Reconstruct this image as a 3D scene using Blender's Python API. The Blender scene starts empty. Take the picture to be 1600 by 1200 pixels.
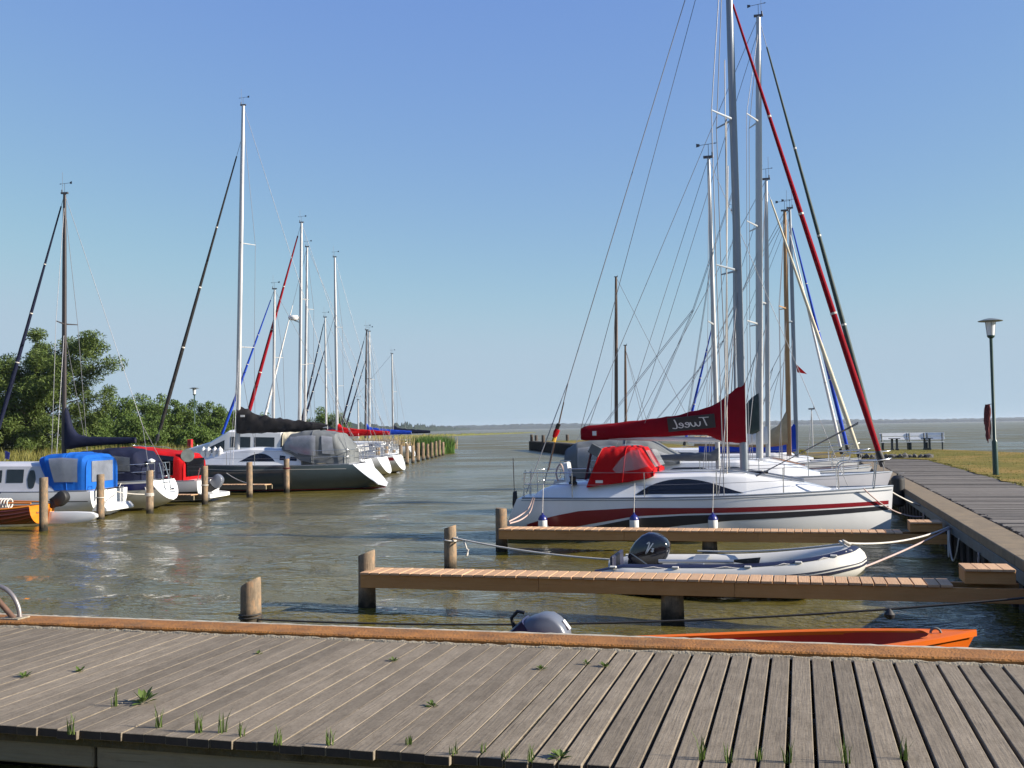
import bpy, bmesh, math, random
import numpy as np
from mathutils import Vector, Matrix
random.seed(7); np.random.seed(7)
sin, cos, pi = math.sin, math.cos, math.pi
S = bpy.context.scene
COL = S.collection

# ------------------------------------------------------------------ camera, sky, sun, exposure
CAMH, FPX = 2.5, 1650.0
YAW, PITCH, ROLL = math.radians(15.1), math.radians(2.43), math.radians(0.94)
FW = np.array([-sin(YAW)*cos(PITCH), cos(YAW)*cos(PITCH), sin(PITCH)])
R0 = np.array([cos(YAW), sin(YAW), 0.0]); U0 = np.cross(R0, FW)
RT = R0*cos(ROLL) - U0*sin(ROLL); UP = R0*sin(ROLL) + U0*cos(ROLL)
cam = bpy.data.cameras.new('camera'); camo = bpy.data.objects.new('camera', cam); COL.objects.link(camo)
cam.sensor_width = 36.0; cam.lens = 36.0*FPX/1600.0; cam.clip_start = 0.1; cam.clip_end = 20000
m3 = Matrix((tuple(RT), tuple(UP), tuple(-FW))).transposed()
camo.matrix_world = Matrix.Translation((0, 0, CAMH)) @ m3.to_4x4()
S.camera = camo

def at(px, py, Y):
    """point of the vertical plane Y that lies on the photo's pixel (measured layout)"""
    d = FW + RT*(px-800)/FPX - UP*(py-600)/FPX
    t = Y/d[1]
    return Vector((d[0]*t, d[1]*t, CAMH + d[2]*t))
def onz(px, py, z):
    d = FW + RT*(px-800)/FPX - UP*(py-600)/FPX
    t = (z-CAMH)/d[2]
    return Vector((d[0]*t, d[1]*t, z))

SUN_AZ, SUN_EL = math.radians(-3), math.radians(25)      # azimuth: from +X towards the camera side (-Y)
sdir = Vector((cos(SUN_EL)*cos(SUN_AZ), -cos(SUN_EL)*sin(SUN_AZ), sin(SUN_EL)))
W = bpy.data.worlds.new('World'); S.world = W; W.use_nodes = True
nt = W.node_tree; bg = nt.nodes['Background']
sky = nt.nodes.new('ShaderNodeTexSky'); sky.sky_type = 'NISHITA'; sky.sun_disc = False
sky.sun_elevation = SUN_EL; sky.sun_rotation = math.atan2(sdir.x, sdir.y)
sky.altitude = 0; sky.air_density = 1.0; sky.dust_density = 0.1; sky.ozone_density = 3.0
EXPO = 1.10; SKYSTR = 0.105; K = SKYSTR*2**EXPO
tint = nt.nodes.new('ShaderNodeMixRGB'); tint.blend_type = 'MULTIPLY'; tint.inputs[0].default_value = 1.0; tint.inputs[2].default_value = (1.02*K, 0.93*K, 1.10*K, 1)
nt.links.new(sky.outputs[0], tint.inputs[1])
sepc = nt.nodes.new('ShaderNodeSeparateColor'); comc = nt.nodes.new('ShaderNodeCombineColor'); nt.links.new(tint.outputs[0], sepc.inputs[0])
for i, (p, c, cap_) in enumerate(((0.74, .515, .44), (0.68, .615, .575), (0.30, .735, .70))):      # hazy summer air: the whole dome evened out towards pale blue
    pw = nt.nodes.new('ShaderNodeMath'); pw.operation = 'POWER'; pw.inputs[1].default_value = p; nt.links.new(sepc.outputs[i], pw.inputs[0])
    ml = nt.nodes.new('ShaderNodeMath'); ml.operation = 'MULTIPLY'; ml.inputs[1].default_value = c/K; nt.links.new(pw.outputs[0], ml.inputs[0])
    sm = nt.nodes.new('ShaderNodeMath'); sm.operation = 'SMOOTH_MIN'; sm.inputs[1].default_value = cap_/K; sm.inputs[2].default_value = .10/K; nt.links.new(ml.outputs[0], sm.inputs[0]); nt.links.new(sm.outputs[0], comc.inputs[i])
nt.links.new(comc.outputs[0], bg.inputs[0]); bg.inputs[1].default_value = SKYSTR
sl = bpy.data.lights.new('sun', 'SUN'); sl.energy = 5.0; sl.angle = math.radians(0.53); sl.color = (1.0, 0.92, 0.80)
so = bpy.data.objects.new('sun', sl); COL.objects.link(so); so.location = (60, -20, 40)
so.rotation_euler = (-sdir).to_track_quat('-Z', 'Y').to_euler()
S.view_settings.view_transform = 'Standard'; S.view_settings.look = 'None'
S.view_settings.exposure = EXPO; S.view_settings.gamma = 1.0
try: S.view_settings.use_curve_mapping = False
except Exception: pass
S.render.engine = 'CYCLES'
S.cycles.max_bounces = 8; S.cycles.volume_bounces = 0

# ------------------------------------------------------------------ materials
ALB = 0.80      # base colours below were picked for a shorter exposure
def mat(name, col, rough=0.5, metal=0.0, var=0.12, scale=4.0, bump=0.0, bscale=30.0, stretch=None, spec=0.5,
        rnd=0.0, alpha=1.0, trans=0.0, coat=0.0, col2=None, dirt=0.0, dirtcol=(0.12, 0.10, 0.07)):
    m = bpy.data.materials.new(name); m.use_nodes = True
    t = m.node_tree; N = t.nodes; L = t.links; b = N['Principled BSDF']
    col = tuple(c*ALB for c in col); col2 = tuple(c*ALB for c in col2) if col2 else None; dirtcol = tuple(c*ALB for c in dirtcol)
    b.inputs['Roughness'].default_value = rough; b.inputs['Metallic'].default_value = metal
    b.inputs['Specular IOR Level'].default_value = spec
    b.inputs['Alpha'].default_value = alpha; b.inputs['Transmission Weight'].default_value = trans
    b.inputs['Coat Weight'].default_value = coat
    tc = N.new('ShaderNodeTexCoord'); mp = N.new('ShaderNodeMapping'); L.new(tc.outputs['Object'], mp.inputs[0])
    if stretch: mp.inputs['Scale'].default_value = stretch
    oi = N.new('ShaderNodeObjectInfo')
    vm = N.new('ShaderNodeVectorMath'); vm.operation = 'MULTIPLY_ADD'
    cmb = N.new('ShaderNodeCombineXYZ')
    for i in range(3): L.new(oi.outputs['Random'], cmb.inputs[i])
    L.new(cmb.outputs[0], vm.inputs[0]); vm.inputs[1].default_value = (37, 53, 91); L.new(mp.outputs[0], vm.inputs[2])
    nz = N.new('ShaderNodeTexNoise'); nz.inputs['Scale'].default_value = scale; nz.inputs['Detail'].default_value = 6
    nz.inputs['Roughness'].default_value = 0.62; L.new(vm.outputs[0], nz.inputs['Vector'])
    rp = N.new('ShaderNodeValToRGB'); c2 = col2 or tuple(min(1, c*(1+var)) for c in col); c1 = tuple(c*(1-var) for c in col)
    rp.color_ramp.elements[0].position = 0.3; rp.color_ramp.elements[1].position = 0.7
    rp.color_ramp.elements[0].color = (*c1, 1); rp.color_ramp.elements[1].color = (*c2, 1)
    L.new(nz.outputs[0], rp.inputs[0]); out = rp.outputs[0]
    if rnd:
        hs = N.new('ShaderNodeHueSaturation'); mr = N.new('ShaderNodeMapRange')
        mr.inputs[3].default_value = 1-rnd; mr.inputs[4].default_value = 1+rnd
        L.new(oi.outputs['Random'], mr.inputs[0]); L.new(mr.outputs[0], hs.inputs['Value']); L.new(out, hs.inputs['Color']); out = hs.outputs[0]
    if dirt:
        n2 = N.new('ShaderNodeTexNoise'); n2.inputs['Scale'].default_value = scale*0.45; n2.inputs['Detail'].default_value = 9
        n2.inputs['Roughness'].default_value = 0.7; L.new(vm.outputs[0], n2.inputs['Vector'])
        r2 = N.new('ShaderNodeValToRGB'); r2.color_ramp.elements[0].position = 0.52; r2.color_ramp.elements[1].position = 0.75
        r2.color_ramp.elements[1].color = (dirt,)*3 + (1,)
        L.new(n2.outputs[0], r2.inputs[0]); mx = N.new('ShaderNodeMixRGB'); L.new(r2.outputs[0], mx.inputs[0]); L.new(out, mx.inputs[1])
        mx.inputs[2].default_value = (*dirtcol, 1); out = mx.outputs[0]
    L.new(out, b.inputs['Base Color'])
    mr2 = N.new('ShaderNodeMapRange'); mr2.inputs[3].default_value = max(0.03, rough*0.8); mr2.inputs[4].default_value = min(1, rough*1.2)
    L.new(nz.outputs[0], mr2.inputs[0]); L.new(mr2.outputs[0], b.inputs['Roughness'])
    if bump:
        n3 = N.new('ShaderNodeTexNoise'); n3.inputs['Scale'].default_value = bscale; n3.inputs['Detail'].default_value = 5; L.new(vm.outputs[0], n3.inputs['Vector'])
        bp = N.new('ShaderNodeBump'); bp.inputs['Strength'].default_value = bump; bp.inputs['Distance'].default_value = 0.02
        L.new(n3.outputs[0], bp.inputs['Height']); L.new(bp.outputs[0], b.inputs['Normal'])
    return m

def glassmat(name, col, alpha=0.55, rough=0.12):
    m = mat(name, col, rough, var=0.2, scale=3.0); m.node_tree.nodes['Principled BSDF'].inputs['Alpha'].default_value = alpha
    return m

def woodmat(name, col, col2, rnd=0.16, green=0.0, rough=0.85, gscale=1.0, gcol=(0.07, 0.075, 0.04), streak=0.34, speck=0.0):
    """weathered timber, grain along local X"""
    m = bpy.data.materials.new(name); m.use_nodes = True
    col = tuple(c*ALB for c in col); col2 = tuple(c*ALB for c in col2)
    t = m.node_tree; N = t.nodes; L = t.links; b = N['Principled BSDF']; b.inputs['Roughness'].default_value = rough
    b.inputs['Specular IOR Level'].default_value = 0.25
    tc = N.new('ShaderNodeTexCoord'); oi = N.new('ShaderNodeObjectInfo'); cmb = N.new('ShaderNodeCombineXYZ')
    for i in range(3): L.new(oi.outputs['Random'], cmb.inputs[i])
    vm = N.new('ShaderNodeVectorMath'); vm.operation = 'MULTIPLY_ADD'; L.new(cmb.outputs[0], vm.inputs[0]); vm.inputs[1].default_value = (71, 33, 19); L.new(tc.outputs['Object'], vm.inputs[2])
    def noise(sc, st, det=6, ro=0.6):
        mp = N.new('ShaderNodeMapping'); mp.inputs['Scale'].default_value = st; L.new(vm.outputs[0], mp.inputs[0])
        n = N.new('ShaderNodeTexNoise'); n.inputs['Scale'].default_value = sc*gscale; n.inputs['Detail'].default_value = det; n.inputs['Roughness'].default_value = ro
        L.new(mp.outputs[0], n.inputs['Vector']); return n
    g = noise(6, (0.5, 9, 9)); bl = noise(3.4, (1, 2.2, 1), 10, 0.78); cr = noise(5, (0.35, 14, 14), 3)
    rp = N.new('ShaderNodeValToRGB'); rp.color_ramp.elements[0].position = 0.28; rp.color_ramp.elements[1].position = 0.72
    rp.color_ramp.elements[0].color = (*col, 1); rp.color_ramp.elements[1].color = (*col2, 1)
    mixn = N.new('ShaderNodeMixRGB'); mixn.inputs[0].default_value = 1-streak; L.new(g.outputs[0], mixn.inputs[1]); L.new(bl.outputs[0], mixn.inputs[2])
    L.new(mixn.outputs[0], rp.inputs[0]); out = rp.outputs[0]
    # cracks: thin dark lines of the grain itself
    rc = N.new('ShaderNodeValToRGB'); rc.color_ramp.elements[0].position = 0.30; rc.color_ramp.elements[1].position = 0.36
    rc.color_ramp.elements[0].color = (0.45, 0.42, 0.4, 1); rc.color_ramp.elements[1].color = (1, 1, 1, 1); L.new(cr.outputs[0], rc.inputs[0])
    mm = N.new('ShaderNodeMixRGB'); mm.blend_type = 'MULTIPLY'; mm.inputs[0].default_value = 0.55; L.new(out, mm.inputs[1]); L.new(rc.outputs[0], mm.inputs[2]); out = mm.outputs[0]
    hs = N.new('ShaderNodeHueSaturation'); mr = N.new('ShaderNodeMapRange'); mr.inputs[3].default_value = 1-rnd; mr.inputs[4].default_value = 1+rnd
    L.new(oi.outputs['Random'], mr.inputs[0]); L.new(mr.outputs[0], hs.inputs['Value']); L.new(out, hs.inputs['Color']); out = hs.outputs[0]
    if green:
        r3 = N.new('ShaderNodeValToRGB'); r3.color_ramp.elements[0].position = 0.5; r3.color_ramp.elements[1].position = 0.7; r3.color_ramp.elements[1].color = (green,)*3 + (1,)
        L.new(bl.outputs[0], r3.inputs[0]); mx = N.new('ShaderNodeMixRGB'); L.new(r3.outputs[0], mx.inputs[0]); L.new(out, mx.inputs[1]); mx.inputs[2].default_value = (*gcol, 1); out = mx.outputs[0]
    if speck:       # fine weathering specks, short checks across the grain
        sn = noise(60, (1, 1, 1), 3, 0.6); ck = noise(9, (2.2, 5.5, 1), 5, 0.7)
        for nn, a0, a1, dk in ((sn, .36, .50, .80), (ck, .27, .34, .52)):
            r5 = N.new('ShaderNodeValToRGB'); r5.color_ramp.elements[0].position = a0; r5.color_ramp.elements[1].position = a1
            r5.color_ramp.elements[0].color = (dk, dk*.97, dk*.94, 1); r5.color_ramp.elements[1].color = (1, 1, 1, 1); L.new(nn.outputs[0], r5.inputs[0])
            m5 = N.new('ShaderNodeMixRGB'); m5.blend_type = 'MULTIPLY'; m5.inputs[0].default_value = speck; L.new(out, m5.inputs[1]); L.new(r5.outputs[0], m5.inputs[2]); out = m5.outputs[0]
    L.new(out, b.inputs['Base Color'])
    bp = N.new('ShaderNodeBump'); bp.inputs['Strength'].default_value = 0.45; bp.inputs['Distance'].default_value = 0.01
    ad = N.new('ShaderNodeMixRGB'); ad.blend_type = 'MULTIPLY'; ad.inputs[0].default_value = 0.7; L.new(g.outputs[0], ad.inputs[1]); L.new(rc.outputs[0], ad.inputs[2])
    L.new(ad.outputs[0], bp.inputs['Height']); L.new(bp.outputs[0], b.inputs['Normal'])
    return m

MT = dict(
    deckwood=woodmat('weathered_grey_wood', (0.132, 0.106, 0.074), (0.312, 0.260, 0.194), rnd=0.17, streak=.2, speck=1.0),
    sidewood=woodmat('weathered_side_wood', (0.12, 0.105, 0.090), (0.25, 0.225, 0.195), rnd=0.3, speck=.6),
    beam=woodmat('grey_beam_wood', (0.16, 0.13, 0.085), (0.30, 0.25, 0.17), green=0.3),
    pine=woodmat('new_pine_deck', (0.46, 0.27, 0.145), (0.66, 0.42, 0.25), rnd=0.12),
    pinebeam=woodmat('new_pine_beam', (0.44, 0.20, 0.065), (0.60, 0.31, 0.12), rnd=0.1, gscale=0.7),
    pile=None,
    cap=mat('lichen_concrete', (0.30, 0.118, 0.020), 0.9, var=0.4, scale=5, bump=0.6, bscale=50, dirt=0.7, dirtcol=(0.15, 0.105, 0.045)),
    caps=mat('brown_concrete', (0.21, 0.155, 0.09), 0.9, var=0.25, scale=4, bump=0.4, bscale=50, dirt=0.6, dirtcol=(0.15, 0.12, 0.08)),
    edge=mat('pale_sandy_edge', (0.34, 0.29, 0.21), 0.95, var=0.3, scale=14, bump=0.6, bscale=60),
    arris=mat('pale_arris', (0.52, 0.46, 0.36), 0.9, var=0.25, scale=12),
    endgrain_shade=mat('end_grain_and_painted_shade', (0.035, 0.026, 0.022), 0.95, var=0.4, scale=20),  # weathered end grain, blackened further to paint in shade on the plank ends
    steel=mat('weathered_grey_steel', (0.12, 0.14, 0.14), 0.7, 0.2, var=0.3, scale=5, dirt=0.5),
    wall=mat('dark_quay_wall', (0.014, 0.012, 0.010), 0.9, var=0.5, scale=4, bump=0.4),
    white=mat('white_gelcoat', (0.80, 0.80, 0.79), 0.22, var=0.03, scale=2, coat=0.3, dirt=0.25, dirtcol=(0.55, 0.52, 0.45)),
    white2=mat('off_white_gelcoat', (0.68, 0.68, 0.68), 0.3, var=0.05, scale=2, dirt=0.2, dirtcol=(0.45, 0.42, 0.36)),
    lav=mat('pale_grey_gelcoat', (0.56, 0.56, 0.60), 0.35, var=0.05, scale=2, dirt=0.15, dirtcol=(0.4, 0.38, 0.35)),
    grayhull=mat('grey_gelcoat', (0.46, 0.46, 0.43), 0.3, var=0.06, scale=2, dirt=0.25, dirtcol=(0.3, 0.28, 0.22)),
    darkhull=mat('dark_slate_gelcoat', (0.055, 0.078, 0.09), 0.18, var=0.1, scale=2, coat=0.3),
    deck=mat('cream_deck', (0.74, 0.71, 0.66), 0.55, var=0.04, scale=5),
    antifoul=mat('black_antifouling', (0.012, 0.012, 0.014), 0.7, var=0.3),
    red=mat('red_canvas', (0.42, 0.006, 0.009), 0.85, spec=0.12, var=0.12, scale=5, bump=0.25, bscale=8),
    dred=mat('deep_red_canvas', (0.25, 0.004, 0.012), 0.85, spec=0.12, var=0.12, scale=4, bump=0.3, bscale=7),
    redpaint=mat('dark_red_stripe', (0.23, 0.008, 0.015), 0.3, var=0.04),
    charpaint=mat('charcoal_stripe', (0.028, 0.028, 0.034), 0.3, var=0.05),
    blackwin=mat('black_window', (0.006, 0.006, 0.008), 0.06, var=0.1),
    navypaint=mat('navy_stripe', (0.012, 0.016, 0.09), 0.3, var=0.05),
    navy=mat('navy_canvas', (0.010, 0.013, 0.034), 0.75, spec=0.15, var=0.2, scale=4, bump=0.3, bscale=7),
    blue=mat('blue_canvas', (0.010, 0.11, 0.46), 0.7, spec=0.15, var=0.12, scale=4, bump=0.25, bscale=8),
    blue2=mat('royal_blue_canvas', (0.012, 0.055, 0.42), 0.7, spec=0.15, var=0.12, scale=4, bump=0.25, bscale=8),
    black=mat('black_canvas', (0.025, 0.023, 0.023), 0.6, spec=0.15, var=0.3, scale=4, bump=0.5, bscale=6),
    gray=mat('grey_canvas', (0.15, 0.16, 0.165), 0.75, spec=0.15, var=0.15, scale=4, bump=0.25, bscale=8),
    graygreen=mat('grey_green_canvas', (0.045, 0.065, 0.06), 0.75, spec=0.15, var=0.2, scale=4, bump=0.3, bscale=8),
    dgreen=mat('dark_green_sailcloth', (0.018, 0.04, 0.035), 0.7, var=0.2),
    beige=mat('beige_canvas', (0.44, 0.34, 0.20), 0.8, var=0.15, scale=4, bump=0.25, bscale=8),
    cream=mat('cream_sailcloth', (0.58, 0.52, 0.38), 0.75, var=0.12),
    whitecloth=mat('white_sailcloth', (0.72, 0.70, 0.67), 0.75, var=0.08),
    alu=mat('silver_mast_alloy', (0.48, 0.48, 0.48), 0.42, 0.55, var=0.06, scale=2),
    alud=mat('dark_mast_alloy', (0.05, 0.04, 0.04), 0.4, 0.3, var=0.1),
    alug=mat('grey_mast_alloy', (0.26, 0.29, 0.33), 0.42, 0.45, var=0.06, scale=2),
    chrome=mat('stainless_steel', (0.62, 0.62, 0.62), 0.25, 0.9, var=0.05),
    wire=mat('rigging_wire', (0.24, 0.24, 0.26), 0.4, 0.5, var=0.05),
    wired=mat('dark_rigging_wire', (0.10, 0.10, 0.11), 0.5, 0.4, var=0.05),
    rope=mat('white_rope', (0.62, 0.58, 0.52), 0.85, var=0.2, scale=60, bump=0.5, bscale=120),
    roper=mat('pink_grey_rope', (0.50, 0.36, 0.32), 0.85, var=0.3, scale=60),
    roped=mat('dark_wet_rope', (0.03, 0.026, 0.022), 0.7, var=0.3, scale=60),
    sparwood=mat('varnished_spar', (0.36, 0.20, 0.08), 0.4, var=0.15, scale=2),
    brownspar=mat('dark_brown_spar', (0.10, 0.055, 0.03), 0.5, var=0.2),
    varnish=mat('red_brown_varnish', (0.10, 0.016, 0.006), 0.22, var=0.2, scale=3, stretch=(0.3, 1, 5), coat=0.4),
    varnisho=mat('orange_varnish', (0.72, 0.22, 0.012), 0.25, var=0.14, scale=3, stretch=(0.5, 0.5, 5), coat=0.4),
    orange=mat('orange_hull_plastic', (0.85, 0.16, 0.006), 0.5, spec=0.25, var=0.05),
    orangered=mat('red_inner_plastic', (0.62, 0.025, 0.008), 0.4, var=0.06),
    rubberw=mat('pale_hypalon', (0.66, 0.64, 0.58), 0.5, var=0.05, scale=3, dirt=0.2, dirtcol=(0.4, 0.38, 0.3)),
    rubberb=mat('navy_hypalon', (0.015, 0.018, 0.045), 0.45, var=0.1),
    blackgloss=mat('gloss_black_cowl', (0.008, 0.009, 0.016), 0.12, var=0.1, coat=0.5),
    motorgray=mat('grey_cowl', (0.13, 0.145, 0.18), 0.35, var=0.06),
    motornavy=mat('navy_cowl', (0.02, 0.025, 0.075), 0.35, var=0.06),
    rubber=mat('black_rubber', (0.012, 0.012, 0.013), 0.6, var=0.2),
    fendw=mat('white_vinyl', (0.75, 0.74, 0.72), 0.35, var=0.04, dirt=0.2, dirtcol=(0.5, 0.47, 0.4)),
    fendb=mat('blue_vinyl', (0.012, 0.018, 0.16), 0.35, var=0.05),
    polegreen=mat('dark_green_pole', (0.003, 0.040, 0.026), 0.4, var=0.15),
    lampglass=mat('frosted_lamp_glass', (0.72, 0.74, 0.76), 0.3, var=0.05),
    lamphat=mat('grey_green_hat', (0.16, 0.19, 0.19), 0.5, var=0.1),
    benchwhite=mat('white_bench_paint', (0.86, 0.86, 0.85), 0.6, var=0.06),
    benchdark=mat('dark_bench_frame', (0.02, 0.032, 0.04), 0.6, var=0.2),
    rust=mat('dark_red_net', (0.11, 0.014, 0.016), 0.9, var=0.5, scale=20),
    gold=mat('yellow_cloth', (0.62, 0.36, 0.03), 0.8, var=0.1),
    redsign=mat('bright_red_plastic', (0.62, 0.012, 0.02), 0.5, var=0.05),
    galv=mat('galvanised_tube', (0.30, 0.27, 0.26), 0.45, 0.6, var=0.2),
    rusty=mat('rusty_tube', (0.16, 0.09, 0.06), 0.7, 0.3, var=0.3, scale=10),
    clear=glassmat('clear_vinyl', (0.55, 0.56, 0.58), 0.38, 0.08),
    smoke=glassmat('smoked_vinyl', (0.10, 0.11, 0.12), 0.72, 0.1),
    tint=mat('dark_cabin_glass', (0.02, 0.024, 0.028), 0.06, var=0.2),
    brown=mat('bark', (0.07, 0.05, 0.035), 0.9, var=0.3, scale=8, bump=0.5),
    stone=mat('dark_stone', (0.09, 0.085, 0.08), 0.9, var=0.3, scale=6, bump=0.5),
    teak=mat('teak', (0.22, 0.11, 0.05), 0.6, var=0.2, stretch=(1, 6, 6)),
)
def pilemat():
    m = woodmat('weathered_pile', (0.06, 0.040, 0.026), (0.42, 0.325, 0.225), rnd=0.14, gscale=1.3, green=.75, gcol=(.34, .17, .07), speck=.8)
    # algae and wet belt near the waterline, raised to paint the pier's shade too
    t = m.node_tree; N = t.nodes; L = t.links; b = N['Principled BSDF']
    src = b.inputs['Base Color'].links[0].from_socket
    g = N.new('ShaderNodeNewGeometry'); sp = N.new('ShaderNodeSeparateXYZ'); L.new(g.outputs['Position'], sp.inputs[0])
    nz = N.new('ShaderNodeTexNoise'); nz.inputs['Scale'].default_value = 9; L.new(g.outputs['Position'], nz.inputs['Vector'])
    ad = N.new('ShaderNodeMath'); ad.operation = 'MULTIPLY_ADD'; L.new(nz.outputs[0], ad.inputs[0]); ad.inputs[1].default_value = 0.22; L.new(sp.outputs[2], ad.inputs[2])
    r = N.new('ShaderNodeValToRGB'); e = r.color_ramp.elements
    e[0].position = 0.20; e[0].color = (1, 1, 1, 1); e[1].position = 0.40; e[1].color = (0, 0, 0, 1)
    L.new(ad.outputs[0], r.inputs[0]); mx = N.new('ShaderNodeMixRGB'); L.new(r.outputs[0], mx.inputs[0]); L.new(src, mx.inputs[1]); mx.inputs[2].default_value = (0.018, 0.016, 0.011, 1)
    L.new(mx.outputs[0], b.inputs['Base Color'])
    return m
MT['pile'] = pilemat()

# ------------------------------------------------------------------ mesh helpers
class MB:
    def __init__(s): s.v = []; s.f = []; s.m = []
    def add(s, vs, fs, mi=0):
        o = len(s.v); s.v += [tuple(v) for v in vs]; s.f += [tuple(i+o for i in f) for f in fs]; s.m += [mi]*len(fs)
    def box(s, c, d, rot=None, mi=0):
        x, y, z = d[0]/2, d[1]/2, d[2]/2
        vs = [Vector(p) for p in ((-x,-y,-z),(x,-y,-z),(x,y,-z),(-x,y,-z),(-x,-y,z),(x,-y,z),(x,y,z),(-x,y,z))]
        if rot is not None: vs = [rot @ v for v in vs]
        c = Vector(c)
        s.add([v+c for v in vs], [(0,3,2,1),(4,5,6,7),(0,1,5,4),(1,2,6,5),(2,3,7,6),(3,0,4,7)], mi)
    def tube(s, pts, r, n=8, mi=0, cap=True, flat=1.0):
        pts = [Vector(p) for p in pts]; k = len(pts)
        rr = r if isinstance(r, (list, tuple)) else [r]*k
        up = None; rings = []
        for i, p in enumerate(pts):
            t = (pts[min(i+1, k-1)] - pts[max(i-1, 0)])
            if t.length < 1e-9: t = Vector((0, 0, 1))
            t.normalize()
            if up is None:
                a = Vector((0, 1, 0)) if abs(t.y) < 0.9 else Vector((1, 0, 0))
                up = (a - t*a.dot(t)).normalized()
            else:
                u2 = up - t*up.dot(t); up = u2.normalized() if u2.length > 1e-6 else up
            sd = t.cross(up)
            rings.append([p + (up*cos(2*pi*j/n)*flat + sd*sin(2*pi*j/n))*rr[i] for j in range(n)])
        s.loft(rings, True, cap, mi)
    def loft(s, rings, closed=True, cap=True, mi=0):
        n = len(rings[0]); vs = [v for r in rings for v in r]; fs = []
        for i in range(len(rings)-1):
            for j in range(n if closed else n-1):
                a = i*n+j; b = i*n+(j+1) % n
                fs.append((a, b, b+n, a+n))
        if cap and closed:
            fs.append(tuple(range(n-1, -1, -1))); o = (len(rings)-1)*n; fs.append(tuple(range(o, o+n)))
        s.add(vs, fs, mi)
    def lathe(s, prof, c=(0, 0, 0), n=16, mi=0):
        c = Vector(c)
        s.loft([[c+Vector((r*cos(2*pi*j/n), r*sin(2*pi*j/n), z)) for j in range(n)] for r, z in prof], True, True, mi)
    def prism(s, outline, axis_off, mi=0, round_=0.12):
        """solid from a side outline (x,z) with rounded flanks; axis_off=(y0,y1)"""
        y0, y1 = axis_off; cx = sum(p[0] for p in outline)/len(outline); cz = sum(p[1] for p in outline)/len(outline)
        rings = []
        for f, k in ((0, 1-2.2*round_), (0.06, 1-round_), (0.2, 1-0.25*round_), (0.5, 1), (0.8, 1-0.25*round_), (0.94, 1-round_), (1, 1-2.2*round_)):
            rings.append([Vector((cx+(p[0]-cx)*k, y0+(y1-y0)*f, cz+(p[1]-cz)*k)) for p in outline])
        s.loft(rings, True, True, mi)
    def mesh(s, name, mats, ang=35, bevel=0.0):
        me = bpy.data.meshes.new(name); me.from_pydata(s.v, [], s.f)
        if not isinstance(mats, (list, tuple)): mats = [mats]
        for m in mats: me.materials.append(m)
        if len(mats) > 1: me.polygons.foreach_set('material_index', s.m)
        bm = bmesh.new(); bm.from_mesh(me)
        if bevel: bmesh.ops.bevel(bm, geom=list(bm.edges), offset=bevel, segments=1, affect='EDGES', profile=0.5)
        bmesh.ops.recalc_face_normals(bm, faces=bm.faces); bm.to_mesh(me); bm.free()
        if ang: me.shade_smooth(); me.set_sharp_from_angle(angle=math.radians(ang))
        me.update(); return me
    def obj(s, name, mats, parent=None, ang=35, bevel=0.0):
        return link(name, s.mesh(name, mats, ang, bevel), parent)
def link(name, me, parent=None):
    o = bpy.data.objects.new(name, me); COL.objects.link(o)
    if parent is not None: o.parent = parent
    return o
def tag(o, label, cat, group=None):
    o['label'] = label; o['category'] = cat
    if group: o['group'] = group
    return o
def thing(name, label, cat, loc=(0, 0, 0), rz=0.0, group=None):
    o = bpy.data.objects.new(name, None); COL.objects.link(o); o.location = loc; o.rotation_euler = (0, 0, rz); o.empty_display_size = 0.2
    return tag(o, label, cat, group)
def struct(o): o['kind'] = 'structure'; return o
def stuff(o): o['kind'] = 'stuff'; return o
def dup(root, loc=None, rz=None):
    r = root.copy(); COL.objects.link(r)
    if loc is not None: r.location = loc
    if rz is not None: r.rotation_euler = (0, 0, rz)
    for ch in list(root.children):
        c = ch.copy(); COL.objects.link(c); c.parent = r
        for g in list(ch.children):
            d = g.copy(); COL.objects.link(d); d.parent = c
    return r
def lerp(a, b, t): return a + (b-a)*t
def interp(pts, x):
    return float(np.interp(x, [p[0] for p in pts], [p[1] for p in pts]))
def smooth_pts(pts, n=24):
    """Catmull-Rom through pts"""
    P = [Vector(p) for p in pts]; P = [P[0]*2-P[1]] + P + [P[-1]*2-P[-2]]; out = []
    segs = len(P)-3
    for i in range(segs):
        k = max(2, n//segs)
        for j in range(k + (1 if i == segs-1 else 0)):
            t = j/k; a, b, c, d = P[i:i+4]
            out.append(0.5*((2*b)+(c-a)*t+(2*a-5*b+4*c-d)*t*t+(3*b-a-3*c+d)*t**3))
    return out
def sag(a, b, s, n=14):
    a = Vector(a); b = Vector(b)
    return [a.lerp(b, i/n) - Vector((0, 0, s*4*(i/n)*(1-i/n))) for i in range(n+1)]
def line(name, pts, r, m, parent=None, n=6):
    b = MB(); b.tube(pts, r, n); return b.obj(name, m, parent, 80)

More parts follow.
